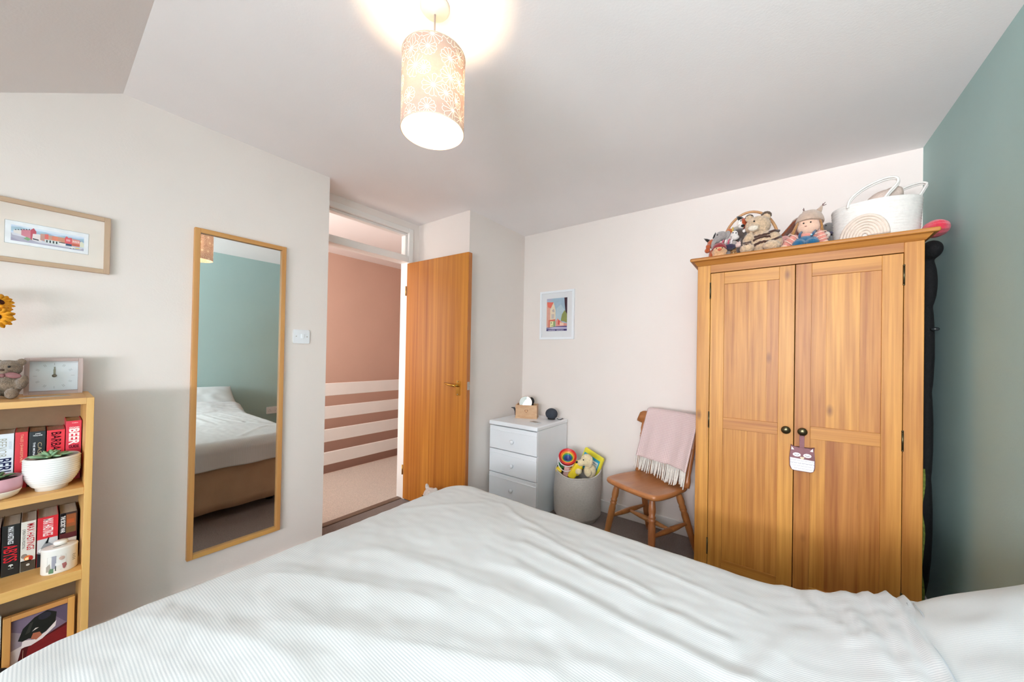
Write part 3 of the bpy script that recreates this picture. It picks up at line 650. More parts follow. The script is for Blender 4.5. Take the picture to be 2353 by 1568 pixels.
# ------------------------------------------------------------------ long picture of a row of houses
PY0, PY1, PZ0, PZ1 = -0.142, 0.174, 1.546, 1.781
pf = thing('wide_picture', 'wide town street print in a pale ash frame on the left wall', 'picture', (XL, 0.015, 1.546))
FW = 0.017
for n, a, b, m in (('frame_side', (PY0, PZ0), (PY0+FW, PZ1), M_ASH_Z), ('frame_side', (PY1-FW, PZ0), (PY1, PZ1), M_ASH_Z), ('frame_rail', (PY0+FW, PZ0), (PY1-FW, PZ0+FW), M_ASH_Y), ('frame_rail', (PY0+FW, PZ1-FW), (PY1-FW, PZ1), M_ASH_Y)):
    part(n, bx((XL, a[0], a[1]), (XL+0.022, b[0], b[1]), 0.0015), m, pf)
part('mount', bx((XL+0.006, PY0+FW, PZ0+FW), (XL+0.009, PY1-FW, PZ1-FW)), mat('cream_mount_board', '#ecdfd5', 0.9, 0.02, 30), pf)
L_, W_ = 0.197, 0.084           # print sheet, from y -0.082, z 1.617
pic = [('#9a9690', R4(-0.001, L_+0.001, -0.001, W_+0.001)), ('#f0f0f4', R4(0, L_, 0, W_))]
a0, a1, b0, b1 = 0.013, 0.185, 0.011, 0.069
def pp(pts): return [(a0+(a1-a0)*x, b0+(b1-b0)*y) for x, y in pts]
pic += [('#cdd9ee', pp(R4(0, 1, 0, 1))), ('#dfe7f3', pp([(0, .9), (.2, 1), (1, 1), (1, .93), (.6, .86), (.35, .9)])), ('#a9c3d4', pp([(0, .75), (0, .88), (.12, .94), (.3, .82), (.45, .86), (.58, .72), (.72, .84), (.88, .8), (1, .86), (1, .6), (0, .6)])),
        ('#9fb6d0', pp([(.3, .7), (.5, .8), (.62, .68), (.8, .78), (1, .74), (1, .6), (.3, .6)])), ('#b5aec0', pp([(0, 0), (0, .5), (.2, .42), (.5, .16), (1, .16), (1, 0)])), ('#a59bb2', pp([(0, 0), (0, .2), (.14, .02), (.14, 0)])), ('#d9d6df', pp([(0.02, .36), (.2, .3), (.36, .1), (.95, .08), (1, .2), (.4, .24), (.2, .44), (0, .5)])),
        ('#e6ddda', pp([(.03, .5), (.03, .68), (.13, .74), (.13, .46)])), ('#d67f90', pp([(.13, .42), (.13, .8), (.26, .84), (.26, .26)])), ('#c34458', pp([(.25, .22), (.25, .86), (.29, 1.0), (.325, .8), (.325, .6), (.28, .2)])), ('#7fa276', pp([(.16, .22), (.2, .36), (.26, .26), (.22, .12)])),
        ('#ecdedd', pp([(.27, .2), (.28, .62), (.36, .66), (.40, .6), (.40, .2)])), ('#3c3c46', pp([(.28, .26), (.28, .34), (.36, .3), (.36, .22)])), ('#c99488', pp([(.38, .3), (.38, .72), (.44, .74), (.44, .24)])), ('#e5675c', pp([(.44, .4), (.44, .74), (.49, .76), (.49, .4)])), ('#d49a86', pp([(.49, .38), (.49, .7), (.60, .7), (.60, .38)])), ('#e38468', pp([(.54, .4), (.54, .7), (.64, .7), (.64, .4)])), ('#cf8d72', pp([(.62, .36), (.62, .7), (.73, .7), (.73, .36)])),
        ('#dfe2e0', pp([(.44, .18), (.44, .4), (.66, .4), (.66, .16)])), ('#f2e9ea', pp(R4(.64, .73, .14, .34))), ('#22212c', pp(R4(.635, .735, .32, .37))), ('#e2565e', pp([(.72, .34), (.72, .72), (.745, .84), (.77, .74), (.82, .78), (.82, .34)])), ('#3d4f6b', pp(R4(.735, .82, .2, .34))), ('#e88f88', pp([(.82, .24), (.82, .72), (.94, .7), (.94, .24)])), ('#e0dcc6', pp([(.94, .24), (.94, .56), (.97, .66), (1, .5), (1, .24)])), ('#c9614d', pp(R4(.82, .94, .24, .42)))]
for k in range(4): pic.append(('#2e3136', pp(R4(.46+.045*k, .48+.045*k, .2, .36))))
for k in range(4): pic.append(('#f4dcd8', pp(R4(.835+.026*k, .85+.026*k, .5, .62))))
for k in range(6): pic.append(('#39404e', pp(R4(.05+.035*k+(.1 if k > 2 else 0)*0, .066+.035*k, .68+.03*k, .74+.03*k))))
for k in range(3): pic.append(('#fbd9dc', pp(R4(.745+.02*k, .755+.02*k, .5, .64))))
pic += [('#f3f1ec', pp([(.78, .08), (.80, .15), (.86, .15), (.87, .06)])), ('#e7cf6d', pp([(.87, .1), (.88, .16), (.93, .15), (.94, .09)])), ('#26262b', pp(disc(.80, .06, .008, .024, 8))), ('#26262b', pp(disc(.85, .06, .008, .024, 8)))]
printed('print', pf, (XL+0.009, -0.082, 1.617), (0, 1, 0), (0, 0, 1), pic, step=0.00006)
part('glazing', bx((XL+0.0165, PY0+FW, PZ0+FW), (XL+0.0175, PY1-FW, PZ1-FW)), M_GLASS, pf)

# ================================================================== BOOKCASE
KX0, KX1, KY0, KY1, KZT = XL+0.022, -1.972, -0.50, 0.124, 1.055
bc = thing('bookcase', 'birch veneer bookcase with open shelves against the left wall', 'bookcase', (-2.12, -0.19, 0))
part('side_panel', bx((KX0, KY1-0.018, 0), (KX1, KY1, KZT-0.0), 0.001), M_BIRCH_Z, bc)
part('side_panel', bx((KX0, KY0, 0), (KX1, KY0+0.018, KZT), 0.001), M_BIRCH_Z, bc)
part('top_panel', bx((KX0, KY0+0.018, KZT-0.022), (KX1, KY1-0.018, KZT), 0.001), M_BIRCH_Y, bc)
part('back_panel', bx((KX0, KY0+0.018, 0.05), (KX0+0.006, KY1-0.018, KZT-0.022)), mat('brown_hardboard', '#8f755c', 0.8, 0.06, 30), bc)
S1, S2, S3 = 0.736, 0.444, 0.085
for z, th in ((S1, 0.024), (S2, 0.034), (S3, 0.024)): part('shelf', bx((KX0+0.006, KY0+0.018, z-th), (KX1-0.002, KY1-0.018, z), 0.001), M_BIRCH_Y, bc)
part('plinth', bx((KX1-0.04, KY0+0.018, 0), (KX1-0.025, KY1-0.018, S3-0.024)), M_BIRCH_Y, bc)

M_PAGES = mat('book_pages', '#cfc3b4', 0.9, 0.10, 10, 0.3, 900, stretch=(1, 30, 1))
def book(y0, y1, z0, h, sx, dep, cover, label, group, extra=None):
    b = thing('paperback_book', label, 'book', (sx-dep/2, (y0+y1)/2, z0), group)
    m = mat('book_cover_'+cover.lstrip('#'), cover, 0.4, 0.04, 20, spec=0.5)
    bm = bmn(); t = 0.0012
    box(bm, (sx-dep, y0, z0), (sx-0.0015, y0+t, z0+h)); box(bm, (sx-dep, y1-t, z0), (sx-0.0015, y1, z0+h)); box(bm, (sx-0.003, y0, z0), (sx, y1, z0+h), 0.001)
    part('cover', bm, m, b); part('pages', bx((sx-dep+0.002, y0+t, z0+0.001), (sx-0.003, y1-t, z0+h-0.0035)), M_PAGES, b)
    return b
def down(b, text, col, sx, zt, zb, ya, yb, w=0.0): lettering('lettering', b, text, col, (sx, ya, zt), (0, 0, -1), (0, 1, 0), zt-zb, yb-ya, w)
def across(b, text, col, sx, z0, z1, ya, yb, w=0.0): lettering('lettering', b, text, col, (sx, ya, z0), (0, 1, 0), (0, 0, 1), yb-ya, z1-z0, w)
SX, G1, G2 = -2.122, 'books on the upper shelf', 'books on the middle shelf'
b = book(-0.082, -0.0455, S1, 0.196, SX, 0.13, '#dfe4ec', 'white paperback with grey and navy spine letters behind the pink pot', G1)
down(b, 'BEEVOR', '#a9a698', SX, 0.916, 0.852, -0.077, -0.060); down(b, 'ANTONY', '#b9c4d3', SX, 0.905, 0.878, -0.056, -0.050); down(b, 'BERLIN', '#22264d', SX, 0.848, 0.768, -0.078, -0.050, 0.02)
b = book(-0.0435, -0.017, S1, 0.197, SX, 0.13, '#d7333f', 'slim red paperback with thin gold spine letters on the upper shelf', G1)
down(b, 'TALES | SHAKESPEARE', '#eeb28e', SX, 0.925, 0.826, -0.034, -0.0265)
b = book(-0.0145, 0.021, S1, 0.194, SX, 0.13, '#23262b', 'black paperback with white author name on the upper shelf', G1)
across(b, 'JAMES', '#f0f0f0', SX, 0.9195, 0.9235, -0.002, 0.010, 0.02); across(b, 'HOLLAND', '#f0f0f0', SX, 0.9135, 0.918, -0.006, 0.014, 0.02)
down(b, 'CASSINO', '#b6a583', SX, 0.89, 0.80, 0.004, 0.013); down(b, 'THE MONASTERY', '#e8eaf0', SX, 0.892, 0.815, -0.006, -0.001, 0.02)
b = book(0.0235, 0.0645, S1, 0.193, SX, 0.13, '#e53342', 'thick red paperback with condensed black spine letters on the upper shelf', G1)
down(b, 'BARBAROSSA', '#3a0a14', SX, 0.921, 0.79, 0.033, 0.056, 0.01)
b = book(0.0665, 0.1035, S1, 0.221, SX, 0.15, '#df3a52', 'tallest red paperback with bold white spine letters beside the bookcase side', G1)
across(b, 'CAMRA', '#f7d9de', SX, 0.9475, 0.9505, 0.080, 0.095, 0.02); across(b, 'GOOD', '#fbf3f5', SX, 0.928, 0.9345, 0.074, 0.098, 0.03); down(b, 'BEER', '#fdf6f8', SX, 0.927, 0.868, 0.0735, 0.0985, 0.03); across(b, 'GUIDE', '#3a1420', SX, 0.855, 0.866, 0.074, 0.098, 0.02)
SX2 = -2.105
b = book(-0.088, -0.066, S2, 0.172, SX2, 0.13, '#4a1f20', 'dark maroon paperback at the left end of the middle shelf row', G2)
b = book(-0.0635, -0.027, S2, 0.174, SX2, 0.13, '#151516', 'black paperback with large red and white spine letters on the middle shelf', G2)
down(b, 'MAX HASTINGS', '#eceef2', SX2, 0.612, 0.553, -0.052, -0.040, 0.015); down(b, 'ABYSS', '#c3252f', SX2, 0.549, 0.491, -0.060, -0.032, 0.01); across(b, 'WILLIAM', '#c7c9c4', SX2, 0.467, 0.4695, -0.050, -0.039)
printed('emblem', b, (SX2, -0.0445, 0.478), (0, 1, 0), (0, 0, 1), [('#d5d7d2', disc(0, 0, 0.005, 0.0045, 12)), ('#151516', R4(-0.005, 0.005, -0.0045, -0.001)), ('#d5d7d2', R4(-0.001, 0.001, -0.0055, 0.0))])
b = book(-0.0255, 0.006, S2, 0.174, SX2, 0.13, '#dcd6ce', 'cream paperback with red spine letters and fiery picture on the middle shelf', G2)
down(b, 'MAX HASTINGS', '#bf2832', SX2, 0.609, 0.517, -0.013, 0.003, 0.012); down(b, 'OPERATION PEDESTAL', '#35332f', SX2, 0.593, 0.524, -0.0225, -0.0165)
printed('spine_picture', b, (SX2, -0.0255, S2), (0, 1, 0), (0, 0, 1), [('#4a4036', R4(0.0005, 0.031, 0.001, 0.035)), ('#8d8078', disc(0.008, 0.054, 0.007, 0.008, 10)), ('#d9713c', disc(0.016, 0.045, 0.009, 0.010, 9)), ('#f6d9a4', disc(0.014, 0.043, 0.005, 0.005, 8)), ('#a92d28', disc(0.022, 0.043, 0.005, 0.009, 8)), ('#cfcac2', disc(0.016, 0.022, 0.004, 0.004, 10)), ('#2a231c', R4(0.0005, 0.022, 0.033, 0.038))])
b = book(0.0085, 0.0545, S2, 0.176, SX2, 0.13, '#cf2733', 'red topped paperback with white double lettering on the middle shelf', G2)
down(b, 'MAX HASTINGS', '#f2eeee', SX2, 0.612, 0.551, 0.0205, 0.0435, 0.012)
printed('spine_picture', b, (SX2, 0.0085, S2), (0, 1, 0), (0, 0, 1), [('#c9c9cc', R4(0.0005, 0.0455, 0.001, 0.098)), ('#8c8d92', [(0.0005, 0.05), (0.02, 0.09), (0.045, 0.06), (0.045, 0.03), (0.0005, 0.03)]), ('#26282c', [(0.0005, 0.001), (0.0005, 0.05), (0.018, 0.04), (0.03, 0.03), (0.045, 0.001)]), ('#15161a', [(0.018, 0.08), (0.024, 0.1), (0.027, 0.1), (0.024, 0.08)]), ('#e9e9ea', disc(0.008, 0.058, 0.005, 0.007, 8))])
b = book(0.0575, 0.0985, S2, 0.175, SX2, 0.13, '#3a2524', 'brown paperback with a white titled black strip beside the bookcase side', G2)
printed('spine_picture', b, (SX2, 0.0575, S2), (0, 1, 0), (0, 0, 1), [('#171416', R4(0.001, 0.014, 0.09, 0.174)), ('#8e5332', R4(0.015, 0.038, 0.10, 0.168)), ('#a8552f', R4(0.017, 0.034, 0.135, 0.15)), ('#6d5233', R4(0.015, 0.036, 0.10, 0.122)), ('#57262a', R4(0.001, 0.040, 0.082, 0.1)), ('#d8d2c8', R4(0.001, 0.040, 0.002, 0.080))])
down(b, 'THE SECRET WAR', '#f1eef0', SX2, 0.609, 0.548, 0.0600, 0.0705, 0.02); across(b, 'HASTINGS', '#f1eef0', SX2, 0.5325, 0.541, 0.067, 0.089, 0.015)

# ------------------------------------------------------------------ plants, tin, pictures on the shelves
M_LEAF = mat('pale_succulent_leaf', '#8fb08a', 0.5, 0.12, 60); M_LEAFD = mat('dark_succulent_leaf', '#5d7a52', 0.5, 0.15, 60); M_SOIL = mat('dark_potting_soil', '#2f2620', 0.95, 0.3, 90, 0.6, 200)
def leaf(bm, c, a, ln, w, rise):
    d = Vector((math.cos(a), math.sin(a), 0)); s = Vector((-d.y, d.x, 0)); c = Vector(c); rows = []
    for k, (t, ww) in enumerate(((0, .35), (.25, .75), (.5, 1), (.75, .8), (.92, .4), (1, .05))):
        p = c+d*(ln*t*math.cos(rise))+Vector((0, 0, ln*(t*math.sin(rise)+0.10*math.sin(t*PI)))); q = w*ww/2
        rows.append([bm.verts.new(p+s*q+Vector((0, 0, .22*q))), bm.verts.new(p+Vector((0, 0, .5*q))), bm.verts.new(p-s*q+Vector((0, 0, .22*q))), bm.verts.new(p-Vector((0, 0, .6*q)))])
    for a_, b_ in zip(rows, rows[1:]): bridge(bm, a_, b_)
    bm.faces.new(list(reversed(rows[0]))); bm.faces.new(rows[-1])
def potted(name, label, c, prof, m, ribs, soil_r, soil_z, lc, lm, nl, ln, w, m2=None, split=None):
    t = thing(name, label, 'plant', c)
    part('pot', lathe(bmn(), prof, c, seg=40), m, t)
    if m2: part('pot_base', lathe(bmn(), split, c, seg=40), m2, t)
    part('soil', lathe(bmn(), [(0, soil_z), (soil_r, soil_z), (soil_r, soil_z-0.01), (0, soil_z-0.01)], c, seg=28), M_SOIL, t)
    for k in range(nl):
        rg = 0 if k < nl*0.45 else 1; bm = bmn()
        leaf(bm, (c[0]+lc[0], c[1]+lc[1], c[2]+soil_z+0.002), k*2.399+0.4, ln*(1-0.3*rg), w*(1-0.2*rg), 0.28+0.65*rg+0.1*random.random()); part('leaf', bm, lm, t)
    return t
prof = [(0, 0), (0.036, 0), (0.037, 0.010), (0.044, 0.015)]
for k in range(13):
    z = 0.018+k*0.0072; r = 0.046+0.0165*min(1, math.sin(min(1, k/6)*PI/2)); prof += [(r-0.0004, z), (r+0.0016, z+0.0026), (r+0.0016, z+0.0046)]
prof += [(0.0615, 0.113), (0.0595, 0.115), (0.0575, 0.113), (0.0565, 0.06), (0, 0.05)]
potted('white_planter', 'ribbed white footed bowl with a pale green rosette succulent', (-2.045, 0.0365, S1), prof, mat('white_ribbed_ceramic', '#e9e7e4', 0.45, 0.03, 10, spec=0.5), True, 0.0565, 0.100, (0.0, -0.004), M_LEAF, 17, 0.054, 0.020)
prof = [(0.050, 0.026), (0.0520, 0.040), (0.0520, 0.066), (0.0505, 0.068), (0.049, 0.066), (0.048, 0.03), (0.0, 0.026)]
potted('pink_planter', 'low pink and cream dipped pot of dark green succulents beside the white bowl', (-2.035, -0.075, S1), prof, mat('pink_glaze', '#dba5b0', 0.4, 0.05, 20, spec=0.5), False, 0.048, 0.058, (0.0, 0.0), M_LEAFD, 11, 0.042, 0.016,
       mat('cream_glaze', '#e8dccb', 0.5, 0.04, 20), [(0, 0), (0.032, 0), (0.043, 0.008), (0.0495, 0.022), (0.050, 0.026), (0, 0.026)])
tc_ = (-2.028, 0.0575, S2)
tin = thing('oval_money_box', 'white oval ceramic money box with a painted nursery scene on the middle shelf', 'box', tc_)
M_CER = mat('white_glazed_ceramic', '#e8e4df', 0.3, 0.03, 10, spec=0.5)
part('body', lathe(bmn(), [(0, 0), (0.94, 0), (1.0, 0.004), (1.0, 0.080), (1.02, 0.083), (1.0, 0.087), (0.9, 0.088), (0, 0.089)], tc_, seg=44, sx=0.030, sy=0.041), M_CER, tin)
part('lid_knob', lathe(bmn(), [(0, 0), (0.011, 0), (0.014, 0.004), (0.014, 0.010), (0.011, 0.013), (0, 0.0135)], (tc_[0]-0.013, tc_[1]+0.002, S2+0.088), seg=20, sy=1.2), M_CER, tin)
printed('coin_slot', tin, (tc_[0]+0.006, tc_[1], S2+0.0885), (0, 1, 0), (-1, 0, 0), [('#55534f', R4(-0.016, 0.016, -0.0016, 0.0016)), ('#6c6a62', disc(-0.006, -0.006, 0.010, 0.0015, 8, 0.3))])
def curved_print(name, parent, polys):
    bm = bmn(); ms = []; idx = {}
    for k, (c, pts) in enumerate(polys):
        if c not in idx: idx[c] = len(ms); ms.append(flat(c))
        dense = []
        for i in range(len(pts)):
            p, q = pts[i], pts[(i+1) % len(pts)]
            for j in range(4): dense.append((p[0]+(q[0]-p[0])*j/4, p[1]+(q[1]-p[1])*j/4))
        vv = []
        for a, z in dense:
            th = a/0.036; e = 1.008+0.0015*k; vv.append(bm.verts.new((tc_[0]+0.030*e*math.cos(th), tc_[1]+0.041*e*math.sin(th), S2+z)))
        cx = sum((v.co for v in vv), Vector())/len(vv); cv = bm.verts.new((tc_[0]+(cx.x-tc_[0])*1.02, tc_[1]+(cx.y-tc_[1])*1.02, cx.z))
        for i in range(len(vv)): bm.faces.new((vv[i], vv[(i+1) % len(vv)], cv)).material_index = idx[c]
    return part(name, bm, ms, parent)
curved_print('painted_scene', tin, [('#c9c2bc', R4(-0.026, 0.012, 0.012, 0.062)), ('#9c9ba6', R4(-0.016, -0.007, 0.02, 0.064)), ('#a59a90', [(-0.028, 0.012), (-0.028, 0.03), (-0.02, 0.04), (-0.016, 0.012)]), ('#5f7f63', R4(-0.022, -0.012, 0.006, 0.022)), ('#e6e2de', disc(-0.002, 0.034, 0.008, 0.006, 10)), ('#a96a6a', [(0.006, 0.016), (0.004, 0.032), (0.012, 0.034), (0.014, 0.024), (0.009, 0.012)]), ('#c8a89c', disc(0.004, 0.052, 0.006, 0.007, 8)), ('#4b5350', R4(-0.009, -0.007, 0.012, 0.028))]
             + [('#6d675f', R4(0.026, 0.036-0.002*(k % 2), 0.050-0.006*k, 0.0515-0.006*k)) for k in range(4)])
# framed dog photograph
fo = (-2.13, 0.02, S3)
ph = thing('framed_dog_photo', 'wooden framed photo of a black spaniel on the lowest shelf', 'picture', fo)
Y0, Y1, Z0, Z1, fw_ = -0.0575, 0.099, S3, 0.292, 0.017
for n, a, b_, m in (('frame_side', (Y0, Z0), (Y0+fw_, Z1), M_PINE_Z), ('frame_side', (Y1-fw_, Z0), (Y1, Z1), M_PINE_Z), ('frame_rail', (Y0+fw_, Z0), (Y1-fw_, Z0+fw_), M_PINE_Y), ('frame_rail', (Y0+fw_, Z1-fw_), (Y1-fw_, Z1), M_PINE_Y)):
    part(n, bx((-2.138, a[0], a[1]), (-2.12, b_[0], b_[1]), 0.001), m, ph)
part('backing', bx((-2.138, Y0+fw_, Z0+fw_), (-2.134, Y1-fw_, Z1-fw_)), M_BLACK, ph)
PW, PH = Y1-Y0-2*fw_, Z1-Z0-2*fw_
def q(pts): return [(PW*x, PH*y) for x, y in pts]
printed('photo', ph, (-2.134, Y0+fw_, Z0+fw_), (0, 1, 0), (0, 0, 1), [('#75667a', q(R4(0, 1, 0, 1))), ('#958791', q([(0, .3), (0, .75), (.3, .6), (.4, .3)])), ('#5d5066', q([(.6, 1), (1, 1), (1, .55), (.75, .8)])), ('#c9bdbd', q([(0, 0), (0, .36), (.3, .42), (.6, .3), (.6, 0)])), ('#4d1719', q([(.1, 0), (.18, .34), (.55, .42), (1, .56), (1, 0)])), ('#741f22', q([(.24, 0), (.3, .32), (.62, .42), (1, .5), (1, 0)])),
    ('#d9cfd0', q([(.18, .36), (.2, .5), (.4, .44), (.62, .52), (.8, .68), (.78, .56), (.55, .40), (.35, .34)])), ('#20211f', q([(.12, .52), (.2, .74), (.4, .9), (.62, .96), (.8, .86), (.78, .66), (.6, .52), (.44, .46), (.3, .5), (.2, .48)])), ('#33352f', q([(.24, .6), (.32, .8), (.38, .82), (.32, .62)])), ('#2b2c36', q(disc(.58, .86, .12, .07, 10))), ('#a5624a', q([(.34, .48), (.38, .58), (.5, .56), (.54, .48), (.44, .42)])), ('#d0c8c0', q([(.36, .62), (.42, .67), (.48, .66), (.42, .64)])), ('#c9a58c', q([(.2, .02), (.21, .3), (.215, .3), (.21, .02)]))], step=0.00006)
wc = thing('white_card_frame', 'white edged card leaning behind the framed spaniel photo', 'card', (-2.16, -0.13, S3))
part('board', bx((-2.175, -0.23, S3), (-2.165, -0.0615, 0.287), 0.001), mat('white_card', '#d9dcd6', 0.8), wc)
part('face', bx((-2.165, -0.22, S3+0.01), (-2.1635, -0.070, 0.277)), mat('pale_green_card', '#9fae9b', 0.8, 0.1, 20), wc)
rp = thing('red_pouch', 'rounded red and black pouch on the lowest shelf in front of the photo', 'pouch', (-2.04, -0.085, S3))
bm = bmn(); ell(bm, (-2.04, -0.085, S3+0.036), (0.045, 0.042, 0.036)); part('pouch_body', bm, mat('red_nylon', '#b5262a', 0.5, 0.06, 20), rp)
bm = bmn(); ell(bm, (-2.05, -0.068, S3+0.046), (0.036, 0.036, 0.031)); part('pouch_flap', bm, mat('black_nylon', '#222124', 0.5, 0.06, 20), rp)

# ------------------------------------------------------------------ on top of the bookcase
cl = thing('desk_clock', 'rectangular clock with limed wood frame and white face on the bookcase', 'clock', (-2.215, 0.038, KZT))
M_LIME = wood('limed_wood', '#cdb9b4', '#a9938c', 'z', 70, 3, 0.8, 0.05, coat=0); M_LIMEY = wood('limed_wood_level', '#cdb9b4', '#a9938c', 'y', 70, 3, 0.8, 0.05, coat=0)
c0, c1, cz0, cz1, cw = -0.031, 0.107, KZT, 1.192, 0.012
for n, a, b_, m in (('frame_side', (c0, cz0), (c0+cw, cz1), M_LIME), ('frame_side', (c1-cw, cz0), (c1, cz1), M_LIME), ('frame_rail', (c0+cw, cz0), (c1-cw, cz0+cw), M_LIMEY), ('frame_rail', (c0+cw, cz1-cw), (c1-cw, cz1), M_LIMEY)):
    part(n, bx((-2.245, a[0], a[1]), (-2.197, b_[0], b_[1]), 0.001), m, cl)
df_ = part('clock_face', bx((-2.243, c0+cw, cz0+cw), (-2.225, c1-cw, cz1-cw)), mat('clock_white', '#e9ebef', 0.6, 0.01), cl)
pol = []; cyy, czz = (c1-c0)/2-cw, (cz1-cz0)/2-cw
for k in range(12):
    a = 2*PI*k/12; rx, rz = 0.046, 0.046
    s = Vector((math.sin(a), math.cos(a))); t = Vector((s.y, -s.x)); m0 = Vector((cyy, czz)); r_ = rx
    for w_ in ((-0.0018, 0.0018) if k in (1, 2, 4, 5, 7, 8, 10, 11) else (0,)):
        p0, p1 = m0+s*(r_-0.006)+t*w_, m0+s*(r_+0.003)+t*w_; pol.append(('#c3c4c8', [tuple(p0-t*0.0007), tuple(p0+t*0.0007), tuple(p1+t*0.0007), tuple(p1-t*0.0007)]))
printed('numerals', df_, (-2.225, c0+cw, cz0+cw), (0, 1, 0), (0, 0, 1), pol)
bm = bmn(); box(bm, (-2.223, 0.0365, 1.123), (-2.222, 0.0395, 1.158)); box(bm, (-2.2235, 0.0355, 1.123), (-2.2225, 0.0405, 1.148)); lathe(bm, [(0.006, 0), (0.006, 0.003), (0, 0.0035)], (-2.225, 0.038, 1.1235), (1, 0, 0), 16)
part('hands', bm, mat('aged_brass_hands', '#8c8272', 0.4, metal=0.6), df_)
card = part('paper_slip', prism(bmn(), [(-0.058, -0.010), (-0.02, -0.022), (0.054, -0.004), (0.05, 0.014), (-0.03, 0.014)], (-2.100, 0.020, KZT), (0, 1, 0), (-1, 0, 0), 0.0014), mat('grey_card', '#a9a29c', 0.6, 0.1, 30), None, loc=(-2.10, 0.02, KZT))
tag(card, 'thin grey card lying flat at the front of the bookcase top', 'card')
def teddy(name, label, loc, s, rotz, m, m2, group=None, fuzz=0.004, eyes=True, cat='soft toy'):
    t = thing(name, label, cat, loc, group, rotz)
    bm = bmn(); e = lambda c, r, rot=(0, 0, 0): ell(bm, [x*s for x in c], [x*s for x in r], rot)
    e((0, 0, .36), (.27, .25, .34)); e((0, -.02, .86), (.27, .25, .25)); e((0, -.22, .80), (.13, .12, .10))
    for k in (-1, 1):
        e((k*.23, .02, 1.05), (.10, .06, .11)); e((k*.30, -.12, .45), (.11, .13, .26), (.5, k*.35, 0)); e((k*.19, -.33, .13), (.125, .30, .125), (0, 0, k*.25)); e((k*.26, -.55, .16), (.125, .10, .155))
    b = part('body', bm, m, t); soft(b, 0.028*s, 4, fuzz, 0.02*s)
    if eyes:
        for k in (-1, 1): part('eye', ell(bmn(), (k*.10*s, -.245*s, .92*s), .03*s, seg=10, rings=8), M_BLACK, t)
    part('nose', ell(bmn(), (0, -.335*s, .83*s), (.05*s, .03*s, .035*s), seg=12, rings=8), m2, t)
    return t
M_TED = mat('brown_grey_plush', '#8a7562', 0.95, 0.25, 90, 0.7, 300, sheen=0.4)
td = teddy('teddy_bear', 'small brown grey teddy bear seated beside the clock on the bookcase', (-2.150, -0.062, KZT), 0.118, math.radians(72), M_TED, mat('brown_nose', '#4a352b', 0.6))
bm = bmn()
for k in (-1, 1): ell(bm, (k*0.020, -0.030, 0.079), (0.020, 0.006, 0.010), (0, k*0.25, 0))
ell(bm, (0, -0.033, 0.079), (0.006, 0.006, 0.007)); part('bow', bm, mat('mauve_ribbon', '#8d5f60', 0.6, 0.2, 60), td)
# flowers in a vase
fv = thing('flower_vase', 'vase of orange and yellow artificial flowers at the left of the bookcase top', 'flowers', (-2.15, -0.165, KZT))
part('vase', lathe(bmn(), [(0, 0), (0.028, 0), (0.034, 0.03), (0.032, 0.08), (0.020, 0.12), (0.022, 0.14), (0.019, 0.14), (0.016, 0.12), (0, 0.10)], (-2.15, -0.165, KZT), seg=28), mat('cream_vase', '#dcd3c6', 0.4), fv)
M_ORANGE = mat('orange_petal', '#eea022', 0.6, 0.22, 60); M_CENTRE = mat('dark_flower_centre', '#4a2416', 0.9, 0.2, 90)
def bloom(c, nrm, r, n=13):
    c, nrm = Vector(c), Vector(nrm).normalized(); u = nrm.orthogonal().normalized(); v = nrm.cross(u); st = Vector((-2.15, -0.165, KZT+0.13))
    part('stem', tube(bmn(), [st, st.lerp(c, 0.5)+Vector((0, -0.01, 0.02)), c-nrm*0.01], 0.002, 7), M_LEAFD, fv)
    part('flower_centre', ell(bmn(), c, r*0.30), M_CENTRE, fv)
    for lay, (nn, k0, lf) in enumerate(((n, 1.0, 0.10), (n, 0.78, 0.35))):
        for k in range(nn):
            a = 2*PI*(k+0.5*lay)/nn+0.1*random.random(); d = u*math.cos(a)+v*math.sin(a); s_ = nrm.cross(d); bm = bmn(); rows = []
            for t, ww in ((0.2, .5), (.45, .95), (.75, 1), (.93, .6), (1.0, .15)):
                p = c+d*(r*k0*t)+nrm*(r*(lf*t+0.05*math.sin(t*9+k))); w_ = r*0.17*ww
                rows.append([bm.verts.new(p+s_*w_+nrm*0.001), bm.verts.new(p-s_*w_+nrm*0.001), bm.verts.new(p-s_*w_-nrm*0.0008), bm.verts.new(p+s_*w_-nrm*0.0008)])
            for a_, b_ in zip(rows, rows[1:]): bridge(bm, a_, b_)
            bm.faces.new(list(reversed(rows[0]))); bm.faces.new(rows[-1]); part('petal', bm, M_ORANGE, fv)
bloom((-2.150, -0.084, 1.385), (0.6, 0.55, 0.4), 0.036); bloom((-2.130, -0.090, 1.335), (0.9, 0.35, -0.05), 0.042); bloom((-2.14, -0.17, 1.40), (0.7, -0.2, 0.6), 0.04)

# ================================================================== BACK WALL CORNER
# ------------------------------------------------------------------ small white framed print
sp_ = thing('small_picture', 'small town print with coral roof in a white frame on the back wall', 'picture', (-1.53, YB, 1.373))
x0, x1, z0, z1, w_ = -1.698, -1.362, 1.373, 1.797, 0.018
for n, a, b_ in (('frame_side', (x0, z0), (x0+w_, z1)), ('frame_side', (x1-w_, z0), (x1, z1)), ('frame_rail', (x0+w_, z0), (x1-w_, z0+w_)), ('frame_rail', (x0+w_, z1-w_), (x1-w_, z1))):
    part(n, bx((a[0], YB-0.022, a[1]), (b_[0], YB, b_[1]), 0.0015), M_WHITE, sp_)
part('mount', bx((x0+w_, YB-0.010, z0+w_), (x1-w_, YB-0.007, z1-w_)), mat('white_mount_board', '#e8e7e9', 0.9, 0.01), sp_)
pw, phh = 0.203, 0.286
def q2(pts): return [(pw*x, phh*y) for x, y in pts]
